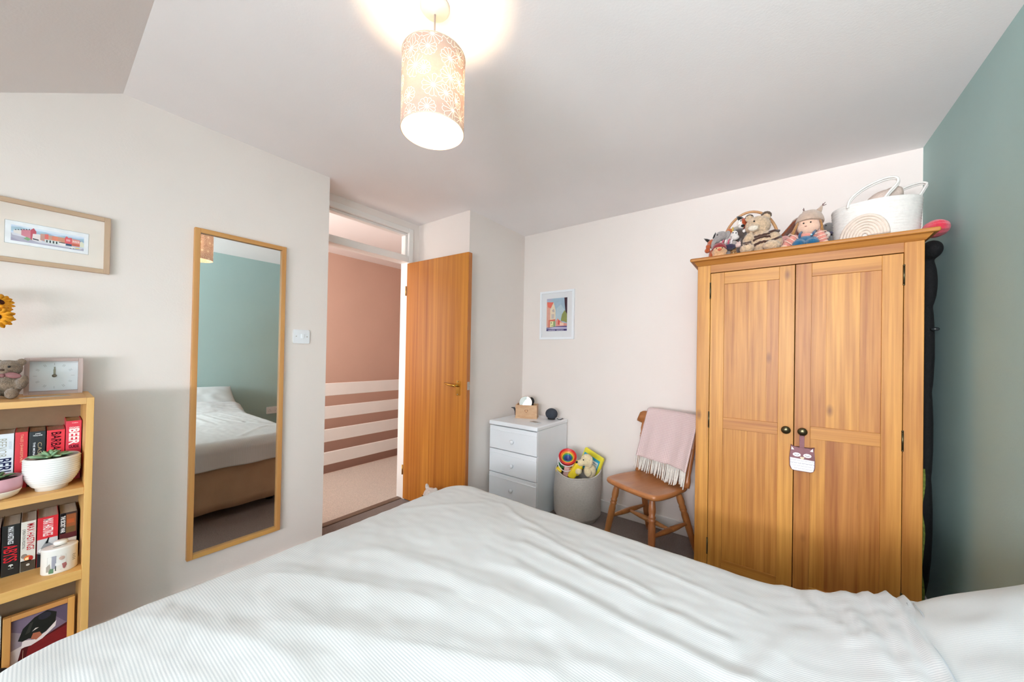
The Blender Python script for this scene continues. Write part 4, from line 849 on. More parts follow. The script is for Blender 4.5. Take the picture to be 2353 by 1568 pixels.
printed('print', sp_, (-1.633, YB-0.010, 1.446), (1, 0, 0), (0, 0, 1), [('#a6bccd', q2(R4(0, 1, 0, 1))), ('#b9cad3', q2([(.4, .3), (.5, .7), (.7, .8), (.9, .6), (.9, .3)])), ('#b4b6cc', q2([(0, .9), (0, 1), (.3, 1), (.2, .92)])), ('#dfa694', q2([(0, .12), (0, .9), (.18, .74), (.2, .1)])), ('#e8705f', q2([(.02, .84), (.02, .9), (.34, .88), (.2, .7), (.06, .74)])), ('#ead8bd', q2([(.18, .1), (.18, .66), (.34, .88), (.44, .64), (.44, .1)])), ('#c9b7ae', q2([(.26, .64), (.36, .68), (.40, .58), (.3, .58)])), ('#cdbfb8', q2(R4(.24, .38, .38, .52))),
    ('#d7715f', q2([(.1, .1), (.1, .34), (.44, .36), (.44, .3), (.16, .3), (.16, .1)])), ('#e3dfa8', q2(R4(.18, .36, .11, .30))), ('#93a676', q2(R4(.34, .44, .1, .3))), ('#3a3030', q2(disc(.24, .25, .02, .02, 8))), ('#3a3030', q2(disc(.28, .16, .02, .015, 8))), ('#e29a8c', q2([(.46, .14), (.46, .3), (.54, .38), (.62, .34), (.8, .24), (1, .22), (1, .14)])), ('#d0554f', q2([(.56, .2), (.58, .34), (.66, .3), (.64, .18)])), ('#f2cdb8', q2(R4(.66, .84, .16, .25))), ('#93985e', q2([(.7, .3), (.76, .5), (.88, .62), (1, .5), (1, .24), (.85, .28)])), ('#4a3742', q2([(.86, 1), (1, 1), (1, .5), (.92, .58), (.88, .8)])), ('#6f6494', q2([(0, 0), (0, .1), (.5, .14), (1, .15), (1, 0)])), ('#c5c0d8', q2([(.02, .08), (.4, .12), (1, .1), (1, .06), (.3, .06)])), ('#4d4777', q2(R4(0, 1, 0, .05)))], step=0.00006)
marks = []; mx_ = 0.020
for k in range(17):
    w_k = 0.0045+0.0025*((k*7) % 3)
    if k != 8: marks.append(('#cfc9df', R4(mx_, mx_+w_k, 0.0035+0.001*(k % 2), 0.0105)))
    mx_ += w_k+0.0022
printed('blurred_caption', sp_, (-1.633, YB-0.010, 1.446), (1, 0, 0), (0, 0, 1), marks, lift=0.0022)
part('glazing', bx((x0+w_, YB-0.0175, z0+w_), (x1-w_, YB-0.0165, z1-w_)), M_GLASS, sp_)

# ------------------------------------------------------------------ chest of drawers
ch = thing('drawer_chest', 'white three-drawer chest with round knobs in the alcove corner', 'chest of drawers', (-1.635, 2.45, 0))
CX0, CX1, CY0, CY1 = -1.868, -1.404, 2.212, 2.685
part('carcass', boxes([((CX0+0.008, CY0+0.022, 0.0), (CX0+0.024, CY1, 0.664)), ((CX1-0.020, CY0+0.022, 0.0), (CX1-0.004, CY1, 0.664)), ((CX0+0.024, CY1-0.01, 0.02), (CX1-0.02, CY1, 0.664)), ((CX0+0.024, CY0+0.03, 0.04), (CX1-0.02, CY1-0.01, 0.056))], 0.001), M_WHITE, ch)
part('top_panel', bx((CX0, CY0-0.006, 0.664), (CX1+0.002, CY1, 0.698), 0.010, 4), M_WHITE, ch)
part('plinth', bx((CX0+0.024, CY0+0.03, 0.0), (CX1-0.02, CY0+0.045, 0.056)), M_WHITE, ch)
for z0, z1 in ((0.478, 0.659), (0.288, 0.473), (0.062, 0.283)):
    d = part('drawer', bx((CX0+0.006, CY0+0.002, z0), (CX1-0.004, CY0+0.021, z1), 0.003), M_WHITE, ch)
    part('bead', bx((CX0+0.006, CY0-0.0015, z1-0.034), (CX1-0.004, CY0+0.004, z1-0.029), 0.0015), M_WHITE, d)
    part('knob', lathe(bmn(), [(0.008, 0), (0.007, 0.006), (0.008, 0.010), (0.0155, 0.016), (0.017, 0.021), (0.013, 0.027), (0.0, 0.029)], (-1.628, CY0+0.002, z1-0.103), (0, -1, 0), 20), M_WHITE, d)
ZC = 0.698
wbx = thing('wooden_box', 'small open wooden box with an engraved heart on the white chest', 'box', (-1.70, 2.51, ZC))
M_BOX = wood('pale_pine_box', '#dab58e', '#bd9066', 'x', 50, 4, 0.6, 0.05, coat=0)
ua = math.radians(27)      # turned a little
def bxy(lx, ly, z): return Vector((-1.70+lx*math.cos(ua)-ly*math.sin(ua), 2.51+lx*math.sin(ua)+ly*math.cos(ua), ZC+z))
def rb(bm, a, b_):
    c = [bxy(x, y, z) for z in (a[2], b_[2]) for x, y in ((a[0], a[1]), (b_[0], a[1]), (b_[0], b_[1]), (a[0], b_[1]))]
    v = [bm.verts.new(p) for p in c]
    for f in ((3, 2, 1, 0), (4, 5, 6, 7), (0, 1, 5, 4), (1, 2, 6, 5), (2, 3, 7, 6), (3, 0, 4, 7)): bm.faces.new([v[i] for i in f])
    return bm
bw, bd, bh = 0.090, 0.06, 0.112
for n, a, b_ in (('panel_front', (-bw, -bd, 0.010), (bw, -bd+0.008, bh)), ('panel_back', (-bw, bd-0.008, 0.010), (bw, bd, bh+0.0)), ('panel_side', (-bw, -bd+0.008, 0.010), (-bw+0.008, bd-0.008, bh)), ('panel_side', (bw-0.008, -bd+0.008, 0.010), (bw, bd-0.008, bh)), ('panel_base', (-bw-0.003, -bd-0.003, 0.0), (bw+0.003, bd+0.003, 0.010))): part(n, rb(bmn(), a, b_), M_BOX, wbx)
hp_ = []
for k in range(24):
    t = 2*PI*k/24; hp_.append((0.0009*16*math.sin(t)**3, 0.0009*(13*math.cos(t)-5*math.cos(2*t)-2*math.cos(3*t)-math.cos(4*t))))
printed('heart', wbx, bxy(0, -bd, 0.062), (math.cos(ua), math.sin(ua), 0), (0, 0, 1), [('#7a4d33', hp_), ('#d2a87d', [(x*0.72, z*0.72) for x, z in hp_])])
hm = thing('round_hand_mirror', 'round hand mirror standing in the wooden box on the chest', 'mirror', bxy(-0.012, -0.02, 0.013))
nrm = Vector((0.50, -0.84, 0.20)).normalized()
part('mirror_rim', lathe(bmn(), [(0.0, -0.004), (0.055, -0.004), (0.0565, 0.0), (0.055, 0.0052), (0.0525, 0.0052), (0.0520, 0.003), (0.0, 0.003)], bxy(-0.012, -0.02, 0.128), nrm, 36), mat('rose_gold_rim', '#cdb5a4', 0.35, metal=0.7), hm)
mu_ = nrm.orthogonal().normalized(); part('mirror_glass', prism(bmn(), disc(0, 0, 0.052, n=36), bxy(-0.012, -0.02, 0.128)+nrm*0.0032, mu_, nrm.cross(mu_), 0.0016), M_MIRROR, hm)
part('handle', tube(bmn(), [bxy(-0.012, 0.012, 0.06), bxy(-0.012, 0.02, 0.014)], 0.007, 10), M_BLACK, hm)
hb = thing('hair_brush', 'black handled hairbrush behind the round mirror in the wooden box', 'brush', bxy(0.05, 0.035, 0.012))
bm = bmn(); tube(bm, [bxy(0.055, 0.038, 0.012), bxy(0.05, 0.036, 0.07), bxy(0.04, 0.033, 0.115)], [0.006, 0.007, 0.008], 10); part('handle', bm, M_BLACK, hb)
bm = bmn(); ell(bm, bxy(0.035, 0.032, 0.140), (0.022, 0.010, 0.030), (0, -0.3, ua)); part('brush_head', bm, M_BLACK, hb)
pen = thing('hair_clip', 'dark pointed hair clip sticking out beside the wooden box', 'hair clip', bxy(-0.10, 0.02, 0.0))
part('clip', tube(bmn(), [bxy(-0.097, 0.02, 0.012), bxy(-0.100, 0.01, 0.05), bxy(-0.112, -0.01, 0.078), bxy(-0.135, -0.02, 0.082)], [0.010, 0.010, 0.008, 0.002], 8), mat('dark_grey_plastic', '#4a4a4d', 0.5), pen)
bm = bmn(); ell(bm, (-1.497, 2.575, ZC+0.046), (0.052, 0.048, 0.046), seg=28, rings=16)
part_sp = thing('round_speaker', 'dark grey ball shaped smart speaker on the white chest', 'speaker', (-1.497, 2.575, ZC))
part('speaker_body', bm, mat('charcoal_knit', '#3d424c', 0.85, 0.12, 200, 0.4, 500), part_sp)
part('base_ring', lathe(bmn(), [(0, 0), (0.03, 0), (0.033, 0.004), (0.03, 0.010), (0, 0.010)], (-1.497, 2.575, ZC), seg=28), M_BLACK, part_sp)
part('cable', tube(bmn(), [(-1.452, 2.59, ZC+0.010), (-1.435, 2.585, ZC+0.006), (-1.425, 2.60, ZC+0.004), (-1.43, 2.65, ZC+0.004)], 0.003, 8), M_BLACK, part_sp)
co = thing('glass_coaster', 'small clear rectangular dish on the front corner of the white chest', 'dish', (-1.515, 2.355, ZC))
part('dish', prism(bmn(), rrect(0.085, 0.055, 0.008), (-1.515, 2.355, ZC), (0.97, -0.2, 0), (0.2, 0.97, 0), 0.006, 0.002), mat('clear_grey_glass', '#bdbdbd', 0.15, 0.03, spec=0.6), co)
printed('dish_inset', co, (-1.515, 2.355, ZC+0.006), (0.97, -0.2, 0), (0.2, 0.97, 0), [('#8b8482', disc(-0.004, 0, 0.022, 0.013, 16))])

# ------------------------------------------------------------------ woven toy basket
TC = Vector((-1.215, 2.502, 0)); TR = 0.178
tb = thing('toy_basket', 'grey woven fabric basket full of toys between the chest and the chair', 'basket', TC)
bm = bmn(); na, nz = 72, 44; HB = 0.372
def rimh(a): return HB-0.028*(0.5+0.5*math.cos(a+1.15))+0.010*math.sin(2*a+0.5)+0.004*math.sin(5*a)
def BP(i, j, off=0.0):
    a = 2*PI*i/na; t = j/(nz-1); z = rimh(a)*t
    r = TR*(0.965+0.035*math.sin(t*PI)-0.0*t)*(min(1, 0.86+t*9*0.14) if t < 0.11 else 1)
    r += 0.0045*math.sin(3*a+7*t)*t+0.004*noise.noise((math.cos(a)*2, math.sin(a)*2, t*4))+0.0016*(1 if j % 2 else -1)*(j < nz-1)-off
    return (TC.x+r*math.cos(a), TC.y+r*math.sin(a), max(0.001, z))
sheet(bm, lambda i, j: BP(i, j), na, nz, closed_u=True)
M_WOVEN = mat('grey_woven_cotton', '#d8d0c9', 0.95, 0.10, 70, 0.5, 260, stretch=(1, 1, 4))
o = part('basket_wall', bm, M_WOVEN, tb); s = o.modifiers.new('wall', 'SOLIDIFY'); s.thickness = 0.006; s.offset = -1
part('basket_floor', lathe(bmn(), [(0, 0.001), (TR*0.85, 0.001), (TR*0.85, 0.008), (0, 0.008)], TC, seg=40), M_WOVEN, tb)
part('rim_cord', tube(bmn(), [BP(i, nz-1, 0.003) for i in range(na)], 0.0055, 8, True), M_WOVEN, tb)
def plastic(n, c, r=0.3): return mat(n, c, r, 0.03, 10, spec=0.5)
# everything below is inside the basket
fill = part('play_blanket', ell(bmn(), (TC.x, TC.y, 0.14), (0.155, 0.155, 0.125)), mat('dark_plum_fleece', '#43323a', 0.95, 0.2, 40, 0.4, 120), None, loc=TC)
tag(fill, 'dark plum fleece stuffed under the toys in the grey basket', 'blanket')
ax = Vector((0.30, -0.62, 0.78)).normalized(); bo = Vector((-1.305, 2.515, 0.338))
bk = thing('toy_bucket', 'white toy bucket with a handle tilted in the grey basket', 'bucket', bo)
part('bucket_body', lathe(bmn(), [(0, 0), (0.052, 0), (0.066, 0.14), (0.070, 0.142), (0.070, 0.150), (0.064, 0.150), (0.050, 0.006), (0, 0.006)], bo, ax, 40), plastic('white_plastic', '#e6e2e4'), bk)
u_ = ax.orthogonal().normalized(); v_ = ax.cross(u_); side = Vector((1, 0.25, 0)); side = (side-ax*side.dot(ax)).normalized(); low = ax.cross(side)
if low.z > 0: low = -low
ct = bo+ax*0.138
part('handle', tube(bmn(), [ct+side*(0.072*math.cos(PI*k/16))+low*(0.105*math.sin(PI*k/16)) for k in range(17)], 0.0035, 8), plastic('white_plastic', '#e6e2e4'), bk)
for k, (c, r) in enumerate((('#d8262e', 0.0655), ('#ea6a35', 0.054), ('#f0b840', 0.045), ('#4c9b50', 0.036), ('#2f63a8', 0.028), ('#454a86', 0.020))):
    nm = ('red', 'orange', 'yellow', 'green', 'blue', 'purple')[k]; base = bo+ax*(0.075+0.006*k); hgt = 0.105-0.012*k
    t = thing('stacking_cup', nm+' plastic stacking cup nested in the toy bucket', 'cup', base, 'nested rainbow stacking cups')
    part('cup_wall', lathe(bmn(), [(0, 0), (r*0.80, 0), (r*0.985, hgt*0.9), (r*1.03, hgt*0.92), (r*1.03, hgt), (r*0.94, hgt), (r*0.76, 0.004), (0, 0.004)], base, ax, 40), plastic('cup_'+nm, c), t)
def obox(name, label, cat, c, ux, uy, dims, m, bev=0.006):
    ux = Vector(ux).normalized(); uz = ux.cross(Vector(uy)).normalized(); uy = uz.cross(ux)
    t = thing(name, label, cat, c); bm = bmn(); box(bm, [-d/2 for d in dims], [d/2 for d in dims], bev, 3)
    M = Matrix((ux, uy, uz)).transposed().to_4x4(); bmesh.ops.transform(bm, matrix=Matrix.Translation(c) @ M, verts=bm.verts); part('body', bm, m, t); return t, ux, uy, uz
t, ux, uy, uz = obox('yellow_toy', 'chunky yellow plastic toy propped at the front of the grey basket', 'toy', Vector((-1.185, 2.400, 0.385)), (0.52, 0.10, 0.85), (0.8, 0.5, -0.5), (0.135, 0.055, 0.058), plastic('yellow_plastic', '#f0d233'), 0.010)
part('dial', lathe(bmn(), [(0, 0), (0.020, 0), (0.020, 0.010), (0.016, 0.013), (0, 0.013)], Vector((-1.185, 2.400, 0.385))+uy*0.0275+ux*-0.01, uy, 20), plastic('yellow_plastic', '#f0d233'), t)
part('button', lathe(bmn(), [(0, 0), (0.010, 0), (0.010, 0.008), (0, 0.008)], Vector((-1.185, 2.400, 0.385))+uy*0.0275+ux*0.035, uy, 16), plastic('yellow_plastic', '#f0d233'), t)
t, ux, uy, uz = obox('toy_tablet', 'rounded yellow and blue toy tablet at the back right of the grey basket', 'toy', Vector((-1.140, 2.585, 0.405)), (0.93, -0.25, -0.28), (0.24, 0.12, 0.96), (0.190, 0.170, 0.030), plastic('yellow_tablet_plastic', '#e6d83c'), 0.014)
tcn = Vector((-1.140, 2.585, 0.405)); nn = -uz if uz.y > 0 else uz
sgn = 1 if (ux.cross(uy)).dot(nn) > 0 else -1
def tp(pts): return [(sgn*x, y) for x, y in pts][::sgn]
printed('tablet_face', t, tcn+nn*0.0151, ux*1.0, uy*1.0 if sgn > 0 else uy, [('#3aa7c4', R4(-0.078, 0.078, -0.072, 0.050)), ('#dfe6e4', R4(-0.03, 0.068, -0.045, 0.03)), ('#7ea24a', R4(0.0, 0.03, -0.03, 0.0)), ('#3c4a50', R4(-0.02, 0.06, 0.012, 0.016)), ('#c2d3cc', R4(0.035, 0.062, -0.036, 0.006))], lift=0.0004 if sgn > 0 else -0.0308)
t, ux, uy, uz = obox('pink_block', 'pale pink wooden block under the rainbow cups in the grey basket', 'toy', Vector((-1.255, 2.395, 0.345)), (0.25, -0.1, 0.96), (1, 0, 0), (0.11, 0.04, 0.03), mat('pink_block_paint', '#d7aaa2', 0.5), 0.003)
bm = bmn(); lathe(bm, [(0, 0), (0.024, 0), (0.026, 0.005), (0.024, 0.012), (0, 0.012)], (-1.315, 2.390, 0.360), (0.2, -0.9, 0.4), 20)
yd = thing('yellow_disc', 'small yellow disc at the left front of the grey basket', 'toy', (-1.315, 2.390, 0.360)); part('disc', bm, plastic('yellow_plastic', '#f0d233'), yd)
bm = bmn(); ell(bm, (-1.305, 2.415, 0.395), (0.03, 0.025, 0.03)); gb = thing('green_ball', 'dark green ball half hidden under the rainbow cups', 'ball', (-1.305, 2.425, 0.32)); part('ball', bm, plastic('green_plastic', '#2f7a4c'), gb)
# cream dog
dg = thing('plush_dog', 'cream plush dog with a black nose sitting in the grey basket', 'soft toy', (-1.095, 2.435, 0.350))
M_CREAM = mat('cream_plush', '#e6d3aa', 0.95, 0.10, 80, 0.5, 300, sheen=0.4)
bm = bmn(); ell(bm, (-1.09, 2.45, 0.385), (0.045, 0.045, 0.05)); ell(bm, (-1.105, 2.43, 0.465), (0.044, 0.042, 0.046)); ell(bm, (-1.140, 2.400, 0.445), (0.030, 0.028, 0.024), (0, 0, 0.7)); ell(bm, (-1.155, 2.392, 0.385), (0.026, 0.024, 0.026)); ell(bm, (-1.085, 2.405, 0.385), (0.026, 0.024, 0.03))
soft(part('body', bm, M_CREAM, dg), 0.0035, 4, 0.002, 0.004)
part('nose', ell(bmn(), (-1.162, 2.380, 0.450), (0.011, 0.008, 0.010), seg=12, rings=8), M_BLACK, dg); part('eye', ell(bmn(), (-1.115, 2.389, 0.475), 0.005, seg=10, rings=8), M_BLACK, dg)
part('ear', ell(bmn(), (-1.068, 2.412, 0.460), (0.014, 0.024, 0.042), (0.1, 0.15, 0.5)), M_CREAM, dg)

# ================================================================== CHAIR
CR = math.radians(-21.6)
cr_ = thing('kitchen_chair', 'turned beech kitchen chair with a throw over its back, beside the wardrobe', 'chair', (-0.648, 2.338, 0), None, CR)
ZS = 0.44
ol = []
for x, y in ((-0.150, -0.185), (0, -0.198), (0.150, -0.185), (0.192, -0.150), (0.200, -0.03), (0.186, 0.10), (0.172, 0.158), (0.13, 0.178), (0, 0.182), (-0.13, 0.178), (-0.172, 0.158), (-0.186, 0.10), (-0.200, -0.03), (-0.192, -0.150)): ol.append((x, y))
def smooth_closed(p, k=4):
    n = len(p); o = []
    for i in range(n):
        a, b_, c, d = p[i-1], p[i], p[(i+1) % n], p[(i+2) % n]
        for j in range(k):
            t = j/k; o.append(tuple(0.5*((2*b_[m])+(-a[m]+c[m])*t+(2*a[m]-5*b_[m]+4*c[m]-d[m])*t*t+(-a[m]+3*b_[m]-3*c[m]+d[m])*t**3) for m in (0, 1)))
    return o
bm = bmn(); O = smooth_closed(ol); lv = []
for sc_, z in ((0.90, 0.408), (0.975, 0.411), (1.0, 0.420), (1.0, 0.430), (0.985, 0.438), (0.95, 0.441), (0.86, 0.438), (0.65, 0.431), (0.40, 0.427), (0.15, 0.426)):
    lv.append([bm.verts.new((x*sc_, y*sc_, z)) for x, y in O])
for a, b_ in zip(lv, lv[1:]): bridge(bm, a, b_)
bm.faces.new(lv[-1]); bm.faces.new(list(reversed(lv[0])))
part('seat', bm, wood('beech_seat', '#b97a4a', '#9c5c30', 'y', 50, 4.0, 0.35, 0.0, coat=0.35), cr_)
def turned(p0, p1, prof):
    p0, p1 = Vector(p0), Vector(p1); L0 = (p1-p0).length; bm = bmn(); lathe(bm, [(0, 0)]+[(r, t*L0) for r, t in prof]+[(0, L0)], p0, p1-p0, 20); return bm
LEG = [(0.015, 0.0), (0.017, 0.10), (0.0155, 0.12), (0.018, 0.16), (0.0205, 0.45), (0.021, 0.60), (0.017, 0.655), (0.0205, 0.67), (0.0205, 0.69), (0.0165, 0.70), (0.0205, 0.715), (0.0205, 0.735), (0.0165, 0.75), (0.021, 0.80), (0.0205, 0.85), (0.014, 0.99), (0.013, 1.0)]
ft, tp_ = {}, {}
for k, (sx, sy) in enumerate(((-1, -1), (1, -1), (-1, 1), (1, 1))):
    foot = (sx*0.178, -0.190 if sy < 0 else 0.255, 0.0); top = (sx*0.130, -0.125 if sy < 0 else 0.115, 0.416)
    ft[(sx, sy)], tp_[(sx, sy)] = Vector(foot), Vector(top); part('leg', turned(foot, top, LEG), M_CHAIR, cr_)
RUN = [(0.009, 0), (0.010, 0.1), (0.015, 0.30), (0.017, 0.48), (0.0145, 0.495), (0.0145, 0.505), (0.017, 0.52), (0.015, 0.7), (0.010, 0.9), (0.009, 1)]
st = {}
for sx in (-1, 1):
    a = ft[(sx, -1)].lerp(tp_[(sx, -1)], 0.47); b_ = ft[(sx, 1)].lerp(tp_[(sx, 1)], 0.47); st[sx] = a.lerp(b_, 0.5); part('stretcher', turned(a, b_, RUN), M_CHAIR, cr_)
part('stretcher', turned(st[-1], st[1], RUN), M_CHAIR, cr_)
PB = {}
for sx in (-1, 1):
    p0, p1 = Vector((sx*0.178, 0.135, 0.435)), Vector((sx*0.190, 0.205, 0.775)); PB[sx] = (p0, p1)
    part('back_post', turned(p0, p1, [(0.019, 0.0), (0.020, 0.10), (0.013, 0.22), (0.0145, 0.30), (0.015, 0.60), (0.0145, 0.68), (0.017, 0.70), (0.013, 0.72), (0.017, 0.74), (0.012, 0.78), (0.016, 0.86), (0.013, 0.93), (0.012, 1.0)]), M_CHAIR, cr_)
for x in (-0.10, 0.0, 0.10): part('spindle', turned((x, 0.150, 0.435), (x*1.05, 0.222, 0.78), [(0.008, 0), (0.012, 0.3), (0.010, 0.5), (0.013, 0.52), (0.010, 0.54), (0.008, 1)]), M_CHAIR, cr_)
bm = bmn(); nseg = 24; sec = []
for k in range(nseg+1):
    t = k/nseg*2-1; x = t*0.232; y = 0.232-0.040*t*t+0.0; e = abs(t)
    top = 0.852-0.006*t*t if e < 0.86 else 0.846-0.060*((e-0.86)/0.14)**2; bot = 0.762 if e < 0.84 else 0.762+0.014*((e-0.84)/0.16)
    sec.append([bm.verts.new((x, y-0.011, bot)), bm.verts.new((x, y+0.011, bot)), bm.verts.new((x, y+0.015, (top+bot)/2)), bm.verts.new((x, y+0.013, top)), bm.verts.new((x, y-0.008, top)), bm.verts.new((x, y-0.007, (top+bot)/2))])
for a, b_ in zip(sec, sec[1:]): bridge(bm, a, b_)
bm.faces.new(sec[-1]); bm.faces.new(list(reversed(sec[0]))); part('crest_rail', bm, wood('beech_crest', '#b97a4a', '#9c5c30', 'x', 50, 4.0, 0.35, 0.0, coat=0.35), cr_)
# ------------------------------------------------------------------ pink throw over the chair back
def waffle():
    m = bpy.data.materials.new('pink_waffle_weave'); m.use_nodes = True; N, L = nt(m); p = N['Principled BSDF']
    uv = N.new('ShaderNodeUVMap'); sp = N.new('ShaderNodeSeparateXYZ'); L.new(uv.outputs[0], sp.inputs[0]); o = []
    for k in (0, 1):
        mu = N.new('ShaderNodeMath'); mu.operation = 'MULTIPLY'; mu.inputs[1].default_value = 2*PI/0.0105; L.new(sp.outputs[k], mu.inputs[0])
        sn = N.new('ShaderNodeMath'); sn.operation = 'SINE'; L.new(mu.outputs[0], sn.inputs[0]); o.append(sn.outputs[0])
    pr = N.new('ShaderNodeMath'); pr.operation = 'MINIMUM'; L.new(o[0], pr.inputs[0]); L.new(o[1], pr.inputs[1])
    mr = N.new('ShaderNodeMapRange'); mr.inputs[1].default_value = -0.2; mr.inputs[2].default_value = 0.8; L.new(pr.outputs[0], mr.inputs[0])
    mx = N.new('ShaderNodeMix'); mx.data_type = 'RGBA'; mx.inputs[6].default_value = lin('#d9c2c0'); mx.inputs[7].default_value = lin('#c0a0a0'); L.new(mr.outputs[0], mx.inputs[0]); L.new(mx.outputs[2], p.inputs['Base Color'])
    p.inputs['Roughness'].default_value = 0.95; p.inputs['Sheen Weight'].default_value = 0.3
    b = N.new('ShaderNodeBump'); b.inputs['Strength'].default_value = 0.5; b.inputs['Distance'].default_value = 0.003; b.invert = True; L.new(mr.outputs[0], b.inputs['Height']); L.new(b.outputs[0], p.inputs['Normal'])
    return m
TX0, TX1 = -0.150, 0.228
th = thing('pink_throw', 'dusty pink waffle throw with a cream fringe draped over the chair back', 'throw', (-0.648, 2.338, 0), None, CR)
bm = bmn(); uvl = bm.loops.layers.uv.new('UVMap'); nu_, nv_ = 46, 60
def crest_y(x): return 0.232-0.040*(x/0.232)**2
def TP(i, j):
    u = i/(nu_-1); s = j/(nv_-1); x = TX0+(TX1-TX0)*u; yc = crest_y(min(max(x, -0.23), 0.23)); fr_, bk_ = 0.315, 0.28; tot = fr_+bk_+0.05; d = s*tot
    w = 0.006*math.sin(u*11+1.0)+0.004*math.sin(u*23)
    if u > 0.88: w -= 0.02*(u-0.88)/0.12
    if d < fr_: z = 0.866-(fr_-d); k = (fr_-d)/fr_; y = yc-0.024-0.100*k+w*k; x += (-0.020*k+0.010*k*math.sin(u*5))*(1-u)
    elif d < fr_+0.05: a = (d-fr_)/0.05*PI; z = 0.866+0.010*math.sin(a); y = yc+0.003-0.027*math.cos(a)
    else: k = (d-fr_-0.05)/bk_; z = 0.866-k*bk_; y = yc+0.030+0.01*k
    return (x, y, z), (u*(TX1-TX0), d)
G = [[TP(i, j) for j in range(nv_)] for i in range(nu_)]; V = [[bm.verts.new(G[i][j][0]) for j in range(nv_)] for i in range(nu_)]
for i in range(nu_-1):
    for j in range(nv_-1):
        f = bm.faces.new((V[i][j], V[i+1][j], V[i+1][j+1], V[i][j+1])); f.smooth = True
        for lp, (a, b_) in zip(f.loops, ((i, j), (i+1, j), (i+1, j+1), (i, j+1))): lp[uvl].uv = G[a][b_][1]
o = part('cloth', bm, waffle(), th); s = o.modifiers.new('thickness', 'SOLIDIFY'); s.thickness = 0.007; s.offset = 0
bm = bmn(); random.seed(3)
for k in range(44):
    u = k/43; (x, y, z), _ = TP(u*(nu_-1), 0); ln = 0.078+0.016*random.random()
    if 0.42 < u < 0.86: ln += 0.030*math.sin((u-0.42)/0.44*PI)
    dx = 0.012*(random.random()-0.5)-0.006*(1-u); dy = -0.010-0.016*random.random()
    if z-ln < ZS+0.006: dy -= (ZS+0.006-(z-ln))*1.0; endz = ZS+0.006
    else: endz = z-ln
    pts = [Vector((x, y, z+0.004)), Vector((x+dx*0.4, y+dy*0.3, z-ln*0.4)), Vector((x+dx*0.8, y+dy*0.7, max(endz, z-ln*0.75))), Vector((x+dx, y+dy, endz))]
    tube(bm, pts, [0.003, 0.0036, 0.0036, 0.0030], 6)
stuff(part('fringe', bm, mat('cream_wool_fringe', '#e2dcd3', 0.95, 0.1, 80, 0.4, 300), th))

# ------------------------------------------------------------------ plush by the open door
pd = thing('plush_door_stop', 'white grey plush animal with pointed ears sitting against the open door', 'soft toy', (-1.99, 1.72, 0))
M_PG = mat('white_grey_plush', '#d8d0cb', 0.95, 0.15, 60, 0.5, 250, sheen=0.4)
bm = bmn(); ell(bm, (-1.99, 1.725, 0.085), (0.075, 0.07, 0.085)); ell(bm, (-1.99, 1.715, 0.205), (0.058, 0.052, 0.052)); ell(bm, (-2.00, 1.665, 0.19), (0.026, 0.026, 0.022)); ell(bm, (-2.035, 1.72, 0.252), (0.016, 0.014, 0.026), (0, -0.4, 0)); ell(bm, (-1.945, 1.72, 0.248), (0.020, 0.014, 0.022), (0, 0.5, 0)); ell(bm, (-2.02, 1.66, 0.03), (0.03, 0.045, 0.03)); ell(bm, (-1.95, 1.66, 0.03), (0.03, 0.045, 0.03))
soft(part('body', bm, M_PG, pd), 0.005, 4, 0.002, 0.006)
for dx in (-0.022, 0.024): part('eye', tube(bmn(), [(-1.995+dx-0.009, 1.664, 0.214), (-1.995+dx, 1.662, 0.210), (-1.995+dx+0.009, 1.664, 0.213)], 0.0022, 6), M_BLACK, pd)

# ================================================================== ON TOP OF THE WARDROBE
ZT = WZT
def plush(col, name=None, var=0.14): return mat(name or ('plush_'+col.lstrip('#')), col, 0.95, var, 90, 0.5, 320, sheen=0.4)
def lobes(lst):
    bm = bmn()
    for l in lst: ell(bm, l[0], l[1], l[2] if len(l) > 2 else (0, 0, 0))
    return bm
def eye(t, c, r=0.003): part('eye', ell(bmn(), c, r, seg=10, rings=8), M_BLACK, t)
# red hatted doll
gn = thing('red_hat_doll', 'little tan doll in a dark red knitted hat at the left of the wardrobe top', 'doll', (-0.252, 2.22, ZT))
soft(part('body', lobes([((-0.252, 2.225, ZT+0.030), (0.034, 0.030, 0.036)), ((-0.252, 2.215, ZT+0.050), (0.030, 0.028, 0.026)), ((-0.281, 2.22, ZT+0.045), (0.009, 0.008, 0.010)), ((-0.222, 2.22, ZT+0.045), (0.009, 0.008, 0.010))]), plush('#d9a87c'), gn), 0.003, 4)
bm = bmn(); lathe(bm, [(0.0325, 0.0), (0.0345, 0.006), (0.033, 0.016), (0.026, 0.028), (0.014, 0.036), (0.0, 0.039)], (-0.252, 2.222, ZT+0.056), (0, 0.25, 1), 24); part('hat', bm, plush('#8e2129'), gn)
part('nose', ell(bmn(), (-0.247, 2.186, ZT+0.048), (0.010, 0.008, 0.007)), plush('#e0653f'), gn); eye(gn, (-0.262, 2.188, ZT+0.056), 0.0025); eye(gn, (-0.234, 2.188, ZT+0.056), 0.0025)
